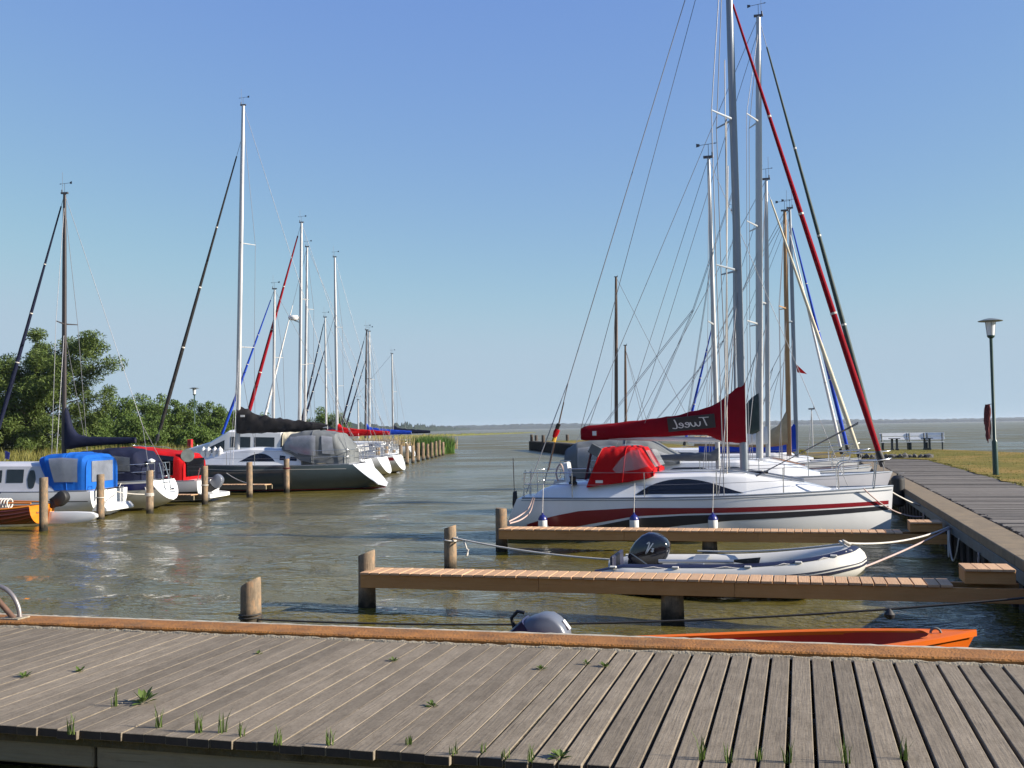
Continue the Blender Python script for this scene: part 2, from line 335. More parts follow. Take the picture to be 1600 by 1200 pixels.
# ------------------------------------------------------------------ water
def water_material():
    m = bpy.data.materials.new('murky_lake_water'); m.use_nodes = True
    t = m.node_tree; N = t.nodes; L = t.links; b = N['Principled BSDF']
    b.inputs['Roughness'].default_value = 0.06; b.inputs['IOR'].default_value = 1.33
    tc = N.new('ShaderNodeTexCoord'); n = N.new('ShaderNodeTexNoise'); n.inputs['Scale'].default_value = 0.22; n.inputs['Detail'].default_value = 5
    L.new(tc.outputs['Object'], n.inputs['Vector'])
    rp = N.new('ShaderNodeValToRGB'); rp.color_ramp.elements[0].position = 0.35; rp.color_ramp.elements[1].position = 0.65
    rp.color_ramp.elements[0].color = (0.088, 0.070, 0.012, 1); rp.color_ramp.elements[1].color = (0.112, 0.091, 0.020, 1)
    L.new(n.outputs[0], rp.inputs[0]); L.new(rp.outputs[0], b.inputs['Base Color'])
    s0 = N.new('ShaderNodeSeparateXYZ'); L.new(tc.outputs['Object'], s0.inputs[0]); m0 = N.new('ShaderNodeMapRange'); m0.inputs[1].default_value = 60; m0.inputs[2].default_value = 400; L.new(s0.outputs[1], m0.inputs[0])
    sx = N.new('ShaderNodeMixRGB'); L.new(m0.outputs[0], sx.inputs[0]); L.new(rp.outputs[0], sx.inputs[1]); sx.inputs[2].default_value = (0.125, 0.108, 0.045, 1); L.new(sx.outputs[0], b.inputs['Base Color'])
    def bump(scale, stretch, dist, strength, prev=None, det=3):
        mp = N.new('ShaderNodeMapping'); mp.inputs['Scale'].default_value = stretch; mp.inputs['Rotation'].default_value = (0, 0, 0.25); L.new(tc.outputs['Object'], mp.inputs[0])
        q = N.new('ShaderNodeTexNoise'); q.inputs['Scale'].default_value = scale; q.inputs['Detail'].default_value = det; q.inputs['Roughness'].default_value = 0.55; L.new(mp.outputs[0], q.inputs['Vector'])
        bp = N.new('ShaderNodeBump'); bp.inputs['Distance'].default_value = dist; bp.inputs['Strength'].default_value = strength
        L.new(q.outputs[0], bp.inputs['Height'])
        if prev: L.new(prev.outputs[0], bp.inputs['Normal'])
        return bp
    p = bump(1.3, (.6, 2.4, 1), 0.07, 1.0)
    p = bump(3.6, (.7, 2.2, 1), 0.042, 1.0, p)
    p = bump(10, (.8, 2.0, 1), 0.024, 1.0, p, 2)
    L.new(p.outputs[0], b.inputs['Normal'])
    # the open lake is choppier than the sheltered berths: fine chop as roughness
    sp = N.new('ShaderNodeSeparateXYZ'); L.new(tc.outputs['Object'], sp.inputs[0]); mr = N.new('ShaderNodeMapRange')
    mr.inputs[1].default_value = 15; mr.inputs[2].default_value = 120; mr.inputs[3].default_value = 0.06; mr.inputs[4].default_value = 0.42
    L.new(sp.outputs[1], mr.inputs[0])
    pn = N.new('ShaderNodeTexNoise'); pn.inputs['Scale'].default_value = 0.12; pn.inputs['Detail'].default_value = 6; pm_ = N.new('ShaderNodeMapping'); pm_.inputs['Scale'].default_value = (0.55, 1, 1); L.new(tc.outputs['Object'], pm_.inputs[0]); L.new(pm_.outputs[0], pn.inputs['Vector'])
    p2 = N.new('ShaderNodeMapRange'); p2.inputs[1].default_value = 0.35; p2.inputs[2].default_value = 0.65; p2.inputs[3].default_value = 0.45; p2.inputs[4].default_value = 1.35; L.new(pn.outputs[0], p2.inputs[0])
    mu = N.new('ShaderNodeMath'); mu.operation = 'MULTIPLY'; L.new(mr.outputs[0], mu.inputs[0]); L.new(p2.outputs[0], mu.inputs[1]); L.new(mu.outputs[0], b.inputs['Roughness'])
    return m
def build_water():
    rows, cols = 760, 500
    r = 5.0*np.exp(np.linspace(0, math.log(7000/5.0), rows)); th = np.radians(np.linspace(-62, 62, cols)) + 0.0
    R, T = np.meshgrid(r, th, indexing='ij')
    X = R*np.sin(T-YAW); Y = R*np.cos(T-YAW); Z = np.zeros_like(X)
    rng = np.random.RandomState(3); cell = R*0.0096
    for i in range(64):
        if i < 26: lam = 0.9*(3.0**rng.rand()); a = 0.0058*lam; ang = rng.normal(math.radians(84), 0.26)
        else: lam = 0.30*(3.2**rng.rand()); a = 0.0027*lam; ang = rng.normal(math.radians(80), 0.55)
        ph = rng.rand()*6.28
        k = 2*pi/lam; fade = np.clip((lam/cell-2.5)/3, 0, 1)
        Z += a*fade*np.sin(k*(X*math.cos(ang)+Y*math.sin(ang))+ph)
    V = np.stack([X, Y, Z], -1).reshape(-1, 3)
    i = np.arange(rows-1)[:, None]*cols + np.arange(cols-1)[None, :]
    F = np.stack([i, i+1, i+cols+1, i+cols], -1).reshape(-1, 4)
    me = bpy.data.meshes.new('lake_water'); me.vertices.add(len(V)); me.vertices.foreach_set('co', V.ravel())
    me.loops.add(F.size); me.loops.foreach_set('vertex_index', F.ravel()[::1].astype(np.int32))
    me.polygons.add(len(F)); me.polygons.foreach_set('loop_start', (np.arange(len(F))*4).astype(np.int32))
    me.update(calc_edges=True); me.validate()
    me.flip_normals() if me.polygons[0].normal.z < 0 else None
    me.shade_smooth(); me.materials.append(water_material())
    struct(link('lake_water', me))
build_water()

# ------------------------------------------------------------------ ground sheets
def groundmat(name, a, b_, scale=1.2, third=None):
    m = bpy.data.materials.new(name); m.use_nodes = True; t = m.node_tree; N = t.nodes; L = t.links; b = N['Principled BSDF']
    a, b_ = tuple(c*ALB for c in a), tuple(c*ALB for c in b_); third = tuple(c*ALB for c in third) if third else None
    b.inputs['Roughness'].default_value = 0.95; b.inputs['Specular IOR Level'].default_value = 0.1
    tc = N.new('ShaderNodeTexCoord')
    n = N.new('ShaderNodeTexNoise'); n.inputs['Scale'].default_value = scale; n.inputs['Detail'].default_value = 10; n.inputs['Roughness'].default_value = 0.72; L.new(tc.outputs['Object'], n.inputs['Vector'])
    rp = N.new('ShaderNodeValToRGB'); rp.color_ramp.elements[0].position = 0.35; rp.color_ramp.elements[1].position = 0.65
    rp.color_ramp.elements[0].color = (*a, 1); rp.color_ramp.elements[1].color = (*b_, 1); L.new(n.outputs[0], rp.inputs[0]); out = rp.outputs[0]
    if third:
        n2 = N.new('ShaderNodeTexNoise'); n2.inputs['Scale'].default_value = scale*0.25; n2.inputs['Detail'].default_value = 6; L.new(tc.outputs['Object'], n2.inputs['Vector'])
        r2 = N.new('ShaderNodeValToRGB'); r2.color_ramp.elements[0].position = 0.45; r2.color_ramp.elements[1].position = 0.62; L.new(n2.outputs[0], r2.inputs[0])
        mx = N.new('ShaderNodeMixRGB'); L.new(r2.outputs[0], mx.inputs[0]); L.new(out, mx.inputs[1]); mx.inputs[2].default_value = (*third, 1); out = mx.outputs[0]
    L.new(out, b.inputs['Base Color'])
    bp = N.new('ShaderNodeBump'); bp.inputs['Strength'].default_value = 0.8; bp.inputs['Distance'].default_value = 0.08
    n3 = N.new('ShaderNodeTexNoise'); n3.inputs['Scale'].default_value = 12; n3.inputs['Detail'].default_value = 6; L.new(tc.outputs['Object'], n3.inputs['Vector'])
    L.new(n3.outputs[0], bp.inputs['Height']); L.new(bp.outputs[0], b.inputs['Normal'])
    return m
MG = groundmat('dry_lawn', (0.12, 0.115, 0.02), (0.22, 0.185, 0.045), 1.5, (0.30, 0.20, 0.06))
MGL = groundmat('bank_grass', (0.05, 0.075, 0.015), (0.13, 0.13, 0.03), 0.8, (0.17, 0.15, 0.05))
MSOIL = groundmat('dark_soil', (0.02, 0.018, 0.014), (0.045, 0.04, 0.028), 2)
MSAND = groundmat('sand_and_moss', (0.055, 0.045, 0.026), (0.16, 0.125, 0.08), 9, (0.10, 0.085, 0.045))
MFAR = groundmat('far_wood', (0.016, 0.028, 0.02), (0.03, 0.042, 0.026), 0.02)
MREED = groundmat('reed_bank', (0.10, 0.11, 0.03), (0.16, 0.155, 0.05), 0.2)

def slab(name, outline, z, depth, m, bumpz=0.0, hill=None):
    """ground body with its own thickness; outline counter-clockwise"""
    b = MB(); n = len(outline)
    top = [(x, y, z + (random.uniform(-bumpz, bumpz))) for x, y in outline]; bot = [(x, y, z-depth) for x, y in outline]
    b.add(top+bot, [tuple(range(n))] + [(i, i+n, (i+1) % n+n, (i+1) % n) for i in range(n)] + [tuple(range(2*n-1, n-1, -1))])
    return struct(b.obj(name, m, None, 0))
# lawn on which the photographer stands
slab('lawn', [(-30, -20), (30, -20), (30, 5.9), (-30, 5.9)], 0.36, 1.2, MG)
# right bank with its uneven inner edge
edge = [(5.62+0.12*sin(y*1.3)+random.uniform(-.1, .12), y) for y in np.arange(8.3, 50.5, 0.6)]
edge += [(5.2, 51.4), (4.4, 52.9), (3.2, 53.6), (1.2, 54.4), (-2.0, 56), (-4.6, 60.5), (-0.5, 63), (2.2, 67.5)]
outer = [(5.0, 70.8), (8.3, 69.6), (11.2, 60.5), (14.5, 54.5), (19, 49), (27, 43), (40, 38), (60, 30), (60, 8.3)]
b = MB(); outl = (edge+outer)[::-1]; n = len(outl)
bm = bmesh.new(); vs = [bm.verts.new((x, y, 0.82)) for x, y in outl]; bm.faces.new(vs); bmesh.ops.triangulate(bm, faces=bm.faces)
r_ = bmesh.ops.extrude_face_region(bm, geom=list(bm.faces)); bmesh.ops.translate(bm, verts=[g for g in r_['geom'] if isinstance(g, bmesh.types.BMVert)], vec=(0, 0, -1.6))
bmesh.ops.recalc_face_normals(bm, faces=bm.faces); me = bpy.data.meshes.new('grass_bank'); bm.to_mesh(me); bm.free(); me.materials.append(MG)
grass_bank = struct(link('grass_bank', me))
# left bank behind the bows
slab('left_bank', [(-32, -12), (-31.6, 20), (-31.2, 46), (-35, 62), (-39, 78), (-43.5, 103), (-50, 135), (-64, 175), (-140, 200), (-200, 60), (-140, -12)], 0.75, 1.5, MGL)
# mole that closes the harbour
slab('harbour_mole_grass', [(-24.6, 121), (.4, 62.2), (-5.2, 60.3), (-29.4, 118.2)][::-1], 1.05, 1.2, MG)

# far shores
def ridge(name, pts, hfun, depth, m, step):
    """a long low land mass with an uneven tree line"""
    b = MB(); rows = []
    L_ = [Vector((p[0], p[1], 0)) for p in pts]; path = []
    for i in range(len(L_)-1):
        k = max(1, int((L_[i+1]-L_[i]).length/step))
        path += [L_[i].lerp(L_[i+1], j/k) for j in range(k)]
    path.append(L_[-1]); nn = len(path)
    for i, p in enumerate(path):
        h = hfun(i/(nn-1), i); out = Vector((p.x, p.y, 0)).normalized()
        rows.append([p+Vector((0, 0, -1)), p+Vector((0, 0, h*0.55)), p+out*depth*0.15+Vector((0, 0, h*0.9)), p+out*depth*0.5+Vector((0, 0, h)), p+out*depth+Vector((0, 0, -1))])
    b.loft(rows, False, False); return struct(b.obj(name, m, None, 0))
def pd(px, dist):       # ground direction through a photo column, at a distance
    v = onz(px, 720, 0); v.z = 0; v.normalize(); return (v.x*dist, v.y*dist)
rw = np.random.RandomState(5).rand(4000)
ridge('far_shore', [pd(300, 4300), pd(690, 4300), pd(1000, 4500), pd(1300, 4600), pd(1700, 4600), pd(2100, 4700)],
      lambda t, i: 17+3.0*sin(i*0.05)+2.5*sin(i*0.013+1)+4.5*rw[i % 4000], 500, MFAR, 9)
ridge('wooded_spit', [pd(450, 1250), pd(560, 1300), pd(625, 1400), pd(660, 1700), pd(700, 2300), pd(735, 3000)],
      lambda t, i: (9.5+6*rw[i % 4000]+2*sin(i*0.2))*(1-0.35*t), 120, MFAR, 7)
ridge('reed_belt', [pd(560, 330), pd(640, 360), pd(700, 420), pd(760, 470), pd(815, 560), pd(838, 640)],
      lambda t, i: (0.9+0.5*rw[i % 4000])*(1-0.75*t), 14, MREED, 2)

# ------------------------------------------------------------------ front boardwalk and its edging
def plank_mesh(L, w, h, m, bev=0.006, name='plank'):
    b = MB(); b.box((0, 0, 0), (L, w, h)); me = b.mesh(name, m, 0, bev); me.materials.append(MT['endgrain_shade'])
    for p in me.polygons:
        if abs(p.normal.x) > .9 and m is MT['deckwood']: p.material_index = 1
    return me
fq = struct(bpy.data.objects.new('front_boardwalk', None)); COL.objects.link(fq)
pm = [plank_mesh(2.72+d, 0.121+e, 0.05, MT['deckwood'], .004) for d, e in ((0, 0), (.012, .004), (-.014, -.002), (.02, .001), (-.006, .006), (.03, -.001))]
x = -7.95; i = 0
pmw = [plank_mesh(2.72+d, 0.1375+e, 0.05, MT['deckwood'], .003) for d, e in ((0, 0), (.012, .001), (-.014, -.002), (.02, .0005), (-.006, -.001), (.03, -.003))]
while x < 6.1:
    o = link('plank', random.choice(pmw if x < -1.6-random.random()*.8 else pm), fq)
    o.location = (x, 6.67+random.uniform(-.012, .012), 0.775+random.uniform(-.0015, .0015)); o.rotation_euler = (random.uniform(-.006, .006), random.uniform(-.0015, .0015), pi/2+random.uniform(-.0022, .0022) + (pi if random.random() < .5 else 0))
    x += 0.1415
def bx(name, c, d, m, parent=None, bevel=0.01, rz=None):
    b = MB(); b.box(c, d, Matrix.Rotation(rz, 3, 'Z') if rz else None); return b.obj(name, m, parent, 0, bevel)
for xa, xb in ((-8, -4.02), (-4.0, -0.6), (-0.58, 2.9), (2.92, 6.1)):
    bx('fascia_beam', ((xa+xb)/2, 5.42, 0.652), (xb-xa, 0.07, 0.185), MT['beam'], fq)
bx('joist', (-1, 6.6, 0.66), (14, 0.12, 0.15), MT['beam'], fq); bx('joist', (-1, 7.85, 0.66), (14, 0.12, 0.15), MT['beam'], fq)
bx('soil_bed', (-1, 7.1, 0.30), (14.2, 2.2, 0.2), MSOIL, fq, 0)
bx('sand_fill', (-4.75, 6.69, 0.744), (6.5, 2.66, 0.098), MSAND, fq, 0)
bx('cap', (-2.62, 8.225, 0.73), (10.7, 0.345, 0.22), MT['cap'], fq, 0.012)
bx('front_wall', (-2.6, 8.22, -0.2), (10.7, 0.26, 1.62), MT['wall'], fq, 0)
# crumbly pale grout along the planks, and the pale outer arris of the cap
def ragged(name, x0, x1, y, w, z, h, m, parent, n=240, amp=0.007):
    b = MB(); rings = []
    for k in range(n+1):
        xx = lerp(x0, x1, k/n); a = random.uniform(-amp, amp); c = random.uniform(-amp*.5, amp*.5); hh = h*random.uniform(.5, 1.1)
        rings.append([(xx, y-w/2+a, z-.01), (xx, y-w/4+a*.5, z+hh*.8), (xx, y+w/4, z+hh), (xx, y+w/2+c, z-.01)])
    b.loft([[Vector(p) for p in r] for r in rings], False, False); return b.obj(name, m, parent, 60)
ragged('grout_strip', -7.95, 2.7, 8.035, 0.036, 0.797, 0.02, MT['edge'], fq)
ragged('pale_arris', -7.95, 2.72, 8.386, 0.034, 0.838, 0.010, MT['arris'], fq, 200, 0.004)
# ladder hoop at the left end of the cap
t = thing('ladder_rail', 'curved grey tube handrail of a ladder on the quay edge at far left', 'handrail', (-6.95, 8.22, 0.84))
line('rail_hoop', smooth_pts([(0.02, .02, 0), (0.0, .02, .1), (-.06, .02, .2), (-.16, .02, .27), (-.3, .02, .29), (-.5, .02, .26)], 24), 0.021, MT['galv'], t, 10)
line('slanted_tube', [(0.0, -.03, .0), (-.14, -.03, .13), (-.34, -.03, .32)], 0.026, MT['rusty'], t, 10)
bx('foot_plate', (-.02, 0, .006), (.2, .16, .014), MT['edge'], t, 0.003)

# ------------------------------------------------------------------ side boardwalk
sq = struct(bpy.data.objects.new('side_boardwalk', None)); COL.objects.link(sq)
pm2 = [plank_mesh(2.42+d, 0.124+e, 0.05, MT['sidewood'], 0.005) for d, e in ((0, 0), (.05, .002), (-.06, -.003), (.09, .001), (.02, -.004))]
for k in range(295):
    o = link('plank', random.choice(pm2), sq); y = 8.52+k*0.1515
    o.location = (4.40+random.uniform(-.02, .03), y, 0.772+random.uniform(-.008, .008)); o.rotation_euler = (random.uniform(-.02, .012), random.uniform(-.002, .002), random.uniform(-.004, .004) + (pi if random.random() < .5 else 0))
bx('soil_bed', (4.4, 30.8, 0.6), (2.4, 44.8, 0.24), MSOIL, sq, 0)
ys = [8.05, 14.6, 21.9, 29.2, 36.5, 43.8, 53.2]
for a, c in zip(ys[:-1], ys[1:]):
    bx('cap', (2.86, (a+c)/2, 0.73), (0.53, c-a-.012, 0.145), MT['caps'], sq, 0.012)
bx('steel_waling', (2.615, 31.0, 0.575), (0.05, 44.6, 0.165), MT['steel'], sq, 0.006)
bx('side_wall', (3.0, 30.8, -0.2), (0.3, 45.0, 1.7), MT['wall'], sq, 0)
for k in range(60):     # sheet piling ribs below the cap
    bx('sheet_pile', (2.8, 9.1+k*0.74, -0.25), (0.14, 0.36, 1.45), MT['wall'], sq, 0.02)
# mooring rings hanging on the side wall
for k, (yy, zz, lab) in enumerate(((17.2, .52, 'small mooring ring on the quay wall nearest the viewer'), (20.3, .60, 'mooring ring on the quay wall where the white dinghy ropes meet'), (24.4, .53, 'small mooring ring on the quay wall beside the white yacht bow'))):
    t = thing('mooring_ring', lab, 'mooring ring', (2.56, yy, zz), 0, 'mooring rings along the quay wall')
    ring = [(0, .07*sin(a), -.07+.075*cos(a)) for a in np.linspace(0, 2*pi, 17)]
    line('ring', ring, .011, MT['galv'], t); bx('eye_bolt', (.015, 0, 0), (.05, .03, .03), MT['galv'], t, .004)

# ------------------------------------------------------------------ finger piers
fp_plank = [plank_mesh(0.56+d, 0.135, 0.032, MT['pine'], 0.004) for d in (0, .012, -.012)]
def pile_mesh(r0, r1, h, slant=0.0, n=14, below=1.2):
    b = MB(); rings = []
    for z in (-below, 0.0, h*.4, h*.8, h-.02, h):
        rr = lerp(r0, r1, max(0, z)/h)*(1+random.uniform(-.02, .02)); sh = 1.0 if z < h-.01 else .94
        rings.append([Vector((rr*sh*cos(2*pi*j/n)*(1+.03*sin(j*2.1+1)), rr*sh*sin(2*pi*j/n), z + (slant*.5*cos(2*pi*j/n)*rr if z > h-.05 else 0))) for j in range(n)])
    b.loft(rings); 
    # grain runs along local X in the wood material, so the pile is built lying and stood up by its object
    b.v = [(v[2], v[1], -v[0]) for v in b.v]; return b.mesh('post', MT['pile'], 40)
def stand(o): o.rotation_euler = (o.rotation_euler[0], -pi/2, 0)
def finger(label, y0, x0, x1, zt, post_h, mids, slant):
    t = thing('finger_pier', label, 'pier', (x0, y0, 0), 0, 'wooden finger piers at the right berths')
    w = 0.5; L_ = x1-x0
    n = int(L_/0.149)
    for k in range(n):
        o = link('plank', random.choice(fp_plank), t); o.location = (.07+k*0.149, w/2-.0, zt-.016+random.uniform(-.002, .002)); o.rotation_euler = (0, 0, pi/2+random.uniform(-.006, .006))
    for yy in (0.02, w-.02):
        seg = [0, L_*.33, L_*.66, L_+.75]
        for a, c in zip(seg[:-1], seg[1:]): bx('beam', ((a+c)/2, yy, zt-.034-.088), (c-a-.004, .055, .176), MT['pinebeam'], t, .004)
    o = link('end_post', pile_mesh(.125, .118, post_h, slant), t); stand(o); o.location = (-.02, w*.5+.02, 0)
    for mx in mids:
        o = link('post', pile_mesh(.15, .14, zt-.2, 0), t); stand(o); o.location = (mx-x0, w*.35, 0)
    # step up to the quay
    bx('step_box', (L_+.36, w/2, zt+.085), (.56, w*.94, .15), MT['pinebeam'], t, .006)
    for k in range(4):
        o = link('step_plank', fp_plank[2], t); o.location = (L_+.15+k*.139, w/2, zt+.178); o.rotation_euler = (0, 0, pi/2)
    return t
finger('near wooden finger pier with pale planks in front of the grey dinghy', 13.55, -5.86, 1.78, .565, .80, (-1.62,), .75)
finger('farther wooden finger pier with pale planks running along the white yacht', 20.75, -5.93, 1.86, .475, .87, (-1.72,), -.1)

POST = {}
def post(px, py_base, py_top, label, r=.125, slant=.5, Y=None, X=None, group='mooring posts standing in the water'):
    p = onz(px, py_base, 0) if Y is None else Vector((X, Y, 0)); top = at(px, py_top, p.y).z if py_top else .9
    t = thing('mooring_post', label, 'post', (p.x, p.y, 0), 0, group)
    o = link('post_shaft', pile_mesh(r, r*.96, top, slant), t); stand(o); return t, p, top
post(392, 985, 909, 'weathered slanted post close behind the front quay edge', .135, 1.0)
post(704, 893, 823, 'free standing post between the two finger piers with a white rope', .115, .6)
L1 = 'weathered mooring post '
for px, pb, ptp, lab, r in ((68, 829, 746, 'beside the orange stern of the varnished wooden boat', .115), (157, 814, 741, 'in front of the swim step of the blue canopy boat', .115),
                            (234, 803, 735, 'with rope turns in front of the white transom of the grey sailboat', .115), (320, 788, 728, 'next to the grey outboard of the red canopy boat', .115),
                            (390, 777, 722, 'in front of the porthole of the dark hulled yacht', .12), (448, 769, 717, 'with a reddish collar amidships of the dark hulled yacht', .12)):
    t, p, top = post(px, pb, ptp, L1+lab, r, .15)
    if px in (157, 234, 448, 320):
        for k in range(3 if px == 234 else 1):
            z = top*(.42 if px == 234 else .5)+k*.035 if px != 448 else top*.72
            line('rope_turn', [(r*1.06*cos(a), r*1.06*sin(a), z) for a in np.linspace(0, 2*pi, 17)], .016 if px != 448 else .03, MT['rope'] if px != 448 else MT['rust'], t)
far_posts = [(-24.9+(-8.8)*k/12, 60.5+38*k/12) for k in range(13)]
for k, (xx, yy) in enumerate(far_posts):
    t = thing('mooring_post', 'weathered post in the far row leading to the green reeds', 'post', (xx, yy, 0), 0, 'far row of mooring posts by the reeds')
    o = link('post_shaft', pile_mesh(.14, .13, 1.35+random.uniform(-.15, .2), .1, 8), t); stand(o)
# small walkways on the left
for lab, xa, xb, yy, zz in (('narrow grey walkway beside the dark hulled yacht', -25, -20.6, 38.6, .42), ('low dark walkway beside the red canopy boat', -26, -20.5, 33.2, .36)):
    t = thing('walkway', lab, 'pier', (xa, yy, 0)); L_ = xb-xa
    for k in range(int(L_/.15)): 
        o = link('plank', fp_plank[0], t); o.location = (.08+k*.15, 0, zz); o.rotation_euler = (0, 0, pi/2)
    bx('beam', (L_/2, -.25, zz-.1), (L_, .06, .16), MT['beam'], t, .005); bx('beam', (L_/2, .25, zz-.1), (L_, .06, .16), MT['beam'], t, .005)

# mole timbers
t = thing('timber_mole', 'dark timber mole wall topped with grass across the harbour mouth', 'breakwater', (0, 0, 0))
a = Vector((-30.1, 119.3, 0)); c = Vector((-5.6, 59.5, 0)); k = 130; dv = (c-a)/k
for i in range(k):
    p = a+dv*(i+.5); bx('timber', (0, 0, 0), (.3, .44, 1.6), MT['wall'], t, .03).location = (p.x, p.y, .2+random.uniform(-.05, .03))
for i in range(40):
    p = a+(c-a)*((i+.5)/40)+Vector((.45, .2, 0)); bx('cap_board', (0, 0, 0), (.55, 1.58, .06), MT['sidewood'], t, .01, 0.39).location = (p.x, p.y, 1.03)
for px, py0, py1, lab in ((831, 703, 679, 'leftmost of the tall dark posts at the tip of the mole'), (838, 703, 680, 'middle one of the tall dark posts at the tip of the mole'), (849, 706, 680, 'thick dark post at the corner of the mole tip'), (882, 709, 679, 'lone dark post rising behind the grass of the mole')):
    p = onz(px, py0, 0) if px < 870 else Vector((-25.2, 117, 0)); top = at(px, py1, p.y).z
    tt = thing('mole_post', lab, 'post', (p.x, p.y, 0), 0, 'posts of the mole')
    o = link('post_shaft', pile_mesh(.19, .18, top, 0, 10), tt); stand(o)
    for mm in (o,): mm.data.materials[0] = MT['brown']

# stones at the end of the boardwalk
for k in range(15):
    b = MB(); rr = random.uniform(.14, .26); pts = []
    bm = bmesh.new(); bmesh.ops.create_icosphere(bm, subdivisions=1, radius=rr)
    for v in bm.verts: v.co *= random.uniform(.75, 1.2); v.co.z *= .7
    me = bpy.data.meshes.new('stone'); bm.to_mesh(me); bm.free(); me.materials.append(MT['stone'])
    o = link('stone', me); o.location = (2.9+k*.22+random.uniform(-.05, .05), 53.35+random.uniform(-.15, .2), .88)
    tag(o, 'small dark boulder in the row closing the end of the side boardwalk', 'stone', 'stones at the end of the boardwalk')

# ------------------------------------------------------------------ grass, weeds, reeds, trees
def leafmat(name, c, c2, trans=0.25):
    m = bpy.data.materials.new(name); m.use_nodes = True; t = m.node_tree; N = t.nodes; L = t.links; b = N['Principled BSDF']
    b.inputs['Roughness'].default_value = 0.6; b.inputs['Specular IOR Level'].default_value = 0.25
    tc = N.new('ShaderNodeTexCoord'); n = N.new('ShaderNodeTexNoise'); n.inputs['Scale'].default_value = 1.4; n.inputs['Detail'].default_value = 8; n.inputs['Roughness'].default_value = 0.8
    L.new(tc.outputs['Object'], n.inputs['Vector']); rp = N.new('ShaderNodeValToRGB'); rp.color_ramp.elements[0].position = 0.35; rp.color_ramp.elements[1].position = 0.65
    rp.color_ramp.elements[0].color = (*c, 1); rp.color_ramp.elements[1].color = (*c2, 1); L.new(n.outputs[0], rp.inputs[0]); L.new(rp.outputs[0], b.inputs['Base Color'])
    tr = N.new('ShaderNodeBsdfTranslucent'); L.new(rp.outputs[0], tr.inputs[0]); ms = N.new('ShaderNodeMixShader'); ms.inputs[0].default_value = trans
    L.new(b.outputs[0], ms.inputs[1]); L.new(tr.outputs[0], ms.inputs[2]); L.new(ms.outputs[0], N['Material Output'].inputs[0])
    return m
ML1 = leafmat('willow_leaf', (0.045, 0.078, 0.015), (0.135, 0.178, 0.042))
ML2 = leafmat('bush_leaf', (0.042, 0.08, 0.014), (0.12, 0.175, 0.032))
MLG = leafmat('grass_blade', (0.13, 0.13, 0.025), (0.22, 0.19, 0.05))
MLW = leafmat('weed_leaf', (0.045, 0.085, 0.014), (0.12, 0.16, 0.035))
MLR = leafmat('reed_leaf', (0.04, 0.10, 0.012), (0.09, 0.16, 0.03))
MLD = leafmat('dry_reed_leaf', (0.30, 0.22, 0.10), (0.40, 0.30, 0.15))

def blades(name, spots, h, w, m, lean=0.3, parent=None, seg=2):
    n = len(spots); P = np.array(spots, float); H = h*(0.5+np.random.rand(n)); A = np.random.rand(n)*2*pi; LN = lean*np.random.randn(n)
    dx, dy = np.cos(A), np.sin(A); lx, ly = np.cos(A+1.4)*LN*H, np.sin(A+1.4)*LN*H
    V = np.zeros((n, 5, 3))
    for k, (s, f, wf) in enumerate(((-1, 0, 1), (1, 0, 1), (1, .55, .75), (-1, .55, .75), (0, 1, 0))):
        V[:, k, 0] = P[:, 0]+dx*s*w*.5*wf+lx*f*f; V[:, k, 1] = P[:, 1]+dy*s*w*.5*wf+ly*f*f; V[:, k, 2] = P[:, 2]+H*f
    F = []; b = np.arange(n)*5
    fs = [(int(i), int(i+1), int(i+2), int(i+3)) for i in b] + [(int(i+3), int(i+2), int(i+4)) for i in b]
    me = bpy.data.meshes.new(name); me.from_pydata(V.reshape(-1, 3).tolist(), [], fs); me.materials.append(m)
    return link(name, me, parent)
# short grass on the right bank
sp = []
while len(sp) < 26000:
    y = 12+58*random.random()**.8; x = 5.55+random.random()**1.6*16
    if y > 52: x = 2.5+random.random()*9
    if y > 70-(x-6)*1.6: continue
    if y > 69: continue
    sp.append((x, y, .8))
stuff(blades('lawn_grass', sp, .035, .03, MLG, .5))
sp = [(-7.8+random.random()*9, 4.2+random.random()*1.15, .35) for _ in range(9000)]
stuff(blades('verge_grass', sp, .07, .008, MLW, .5))
# rough grass on the left bank
sp = [(-32-random.random()**1.5*22, 30+random.random()*75, .72) for _ in range(30000)]
sp = [p for p in sp if p[0] < (-31.4 if p[1] < 46 else -31.4-(p[1]-46)*.215)]
stuff(blades('bank_grass', sp, .8, .06, MLG, .35))

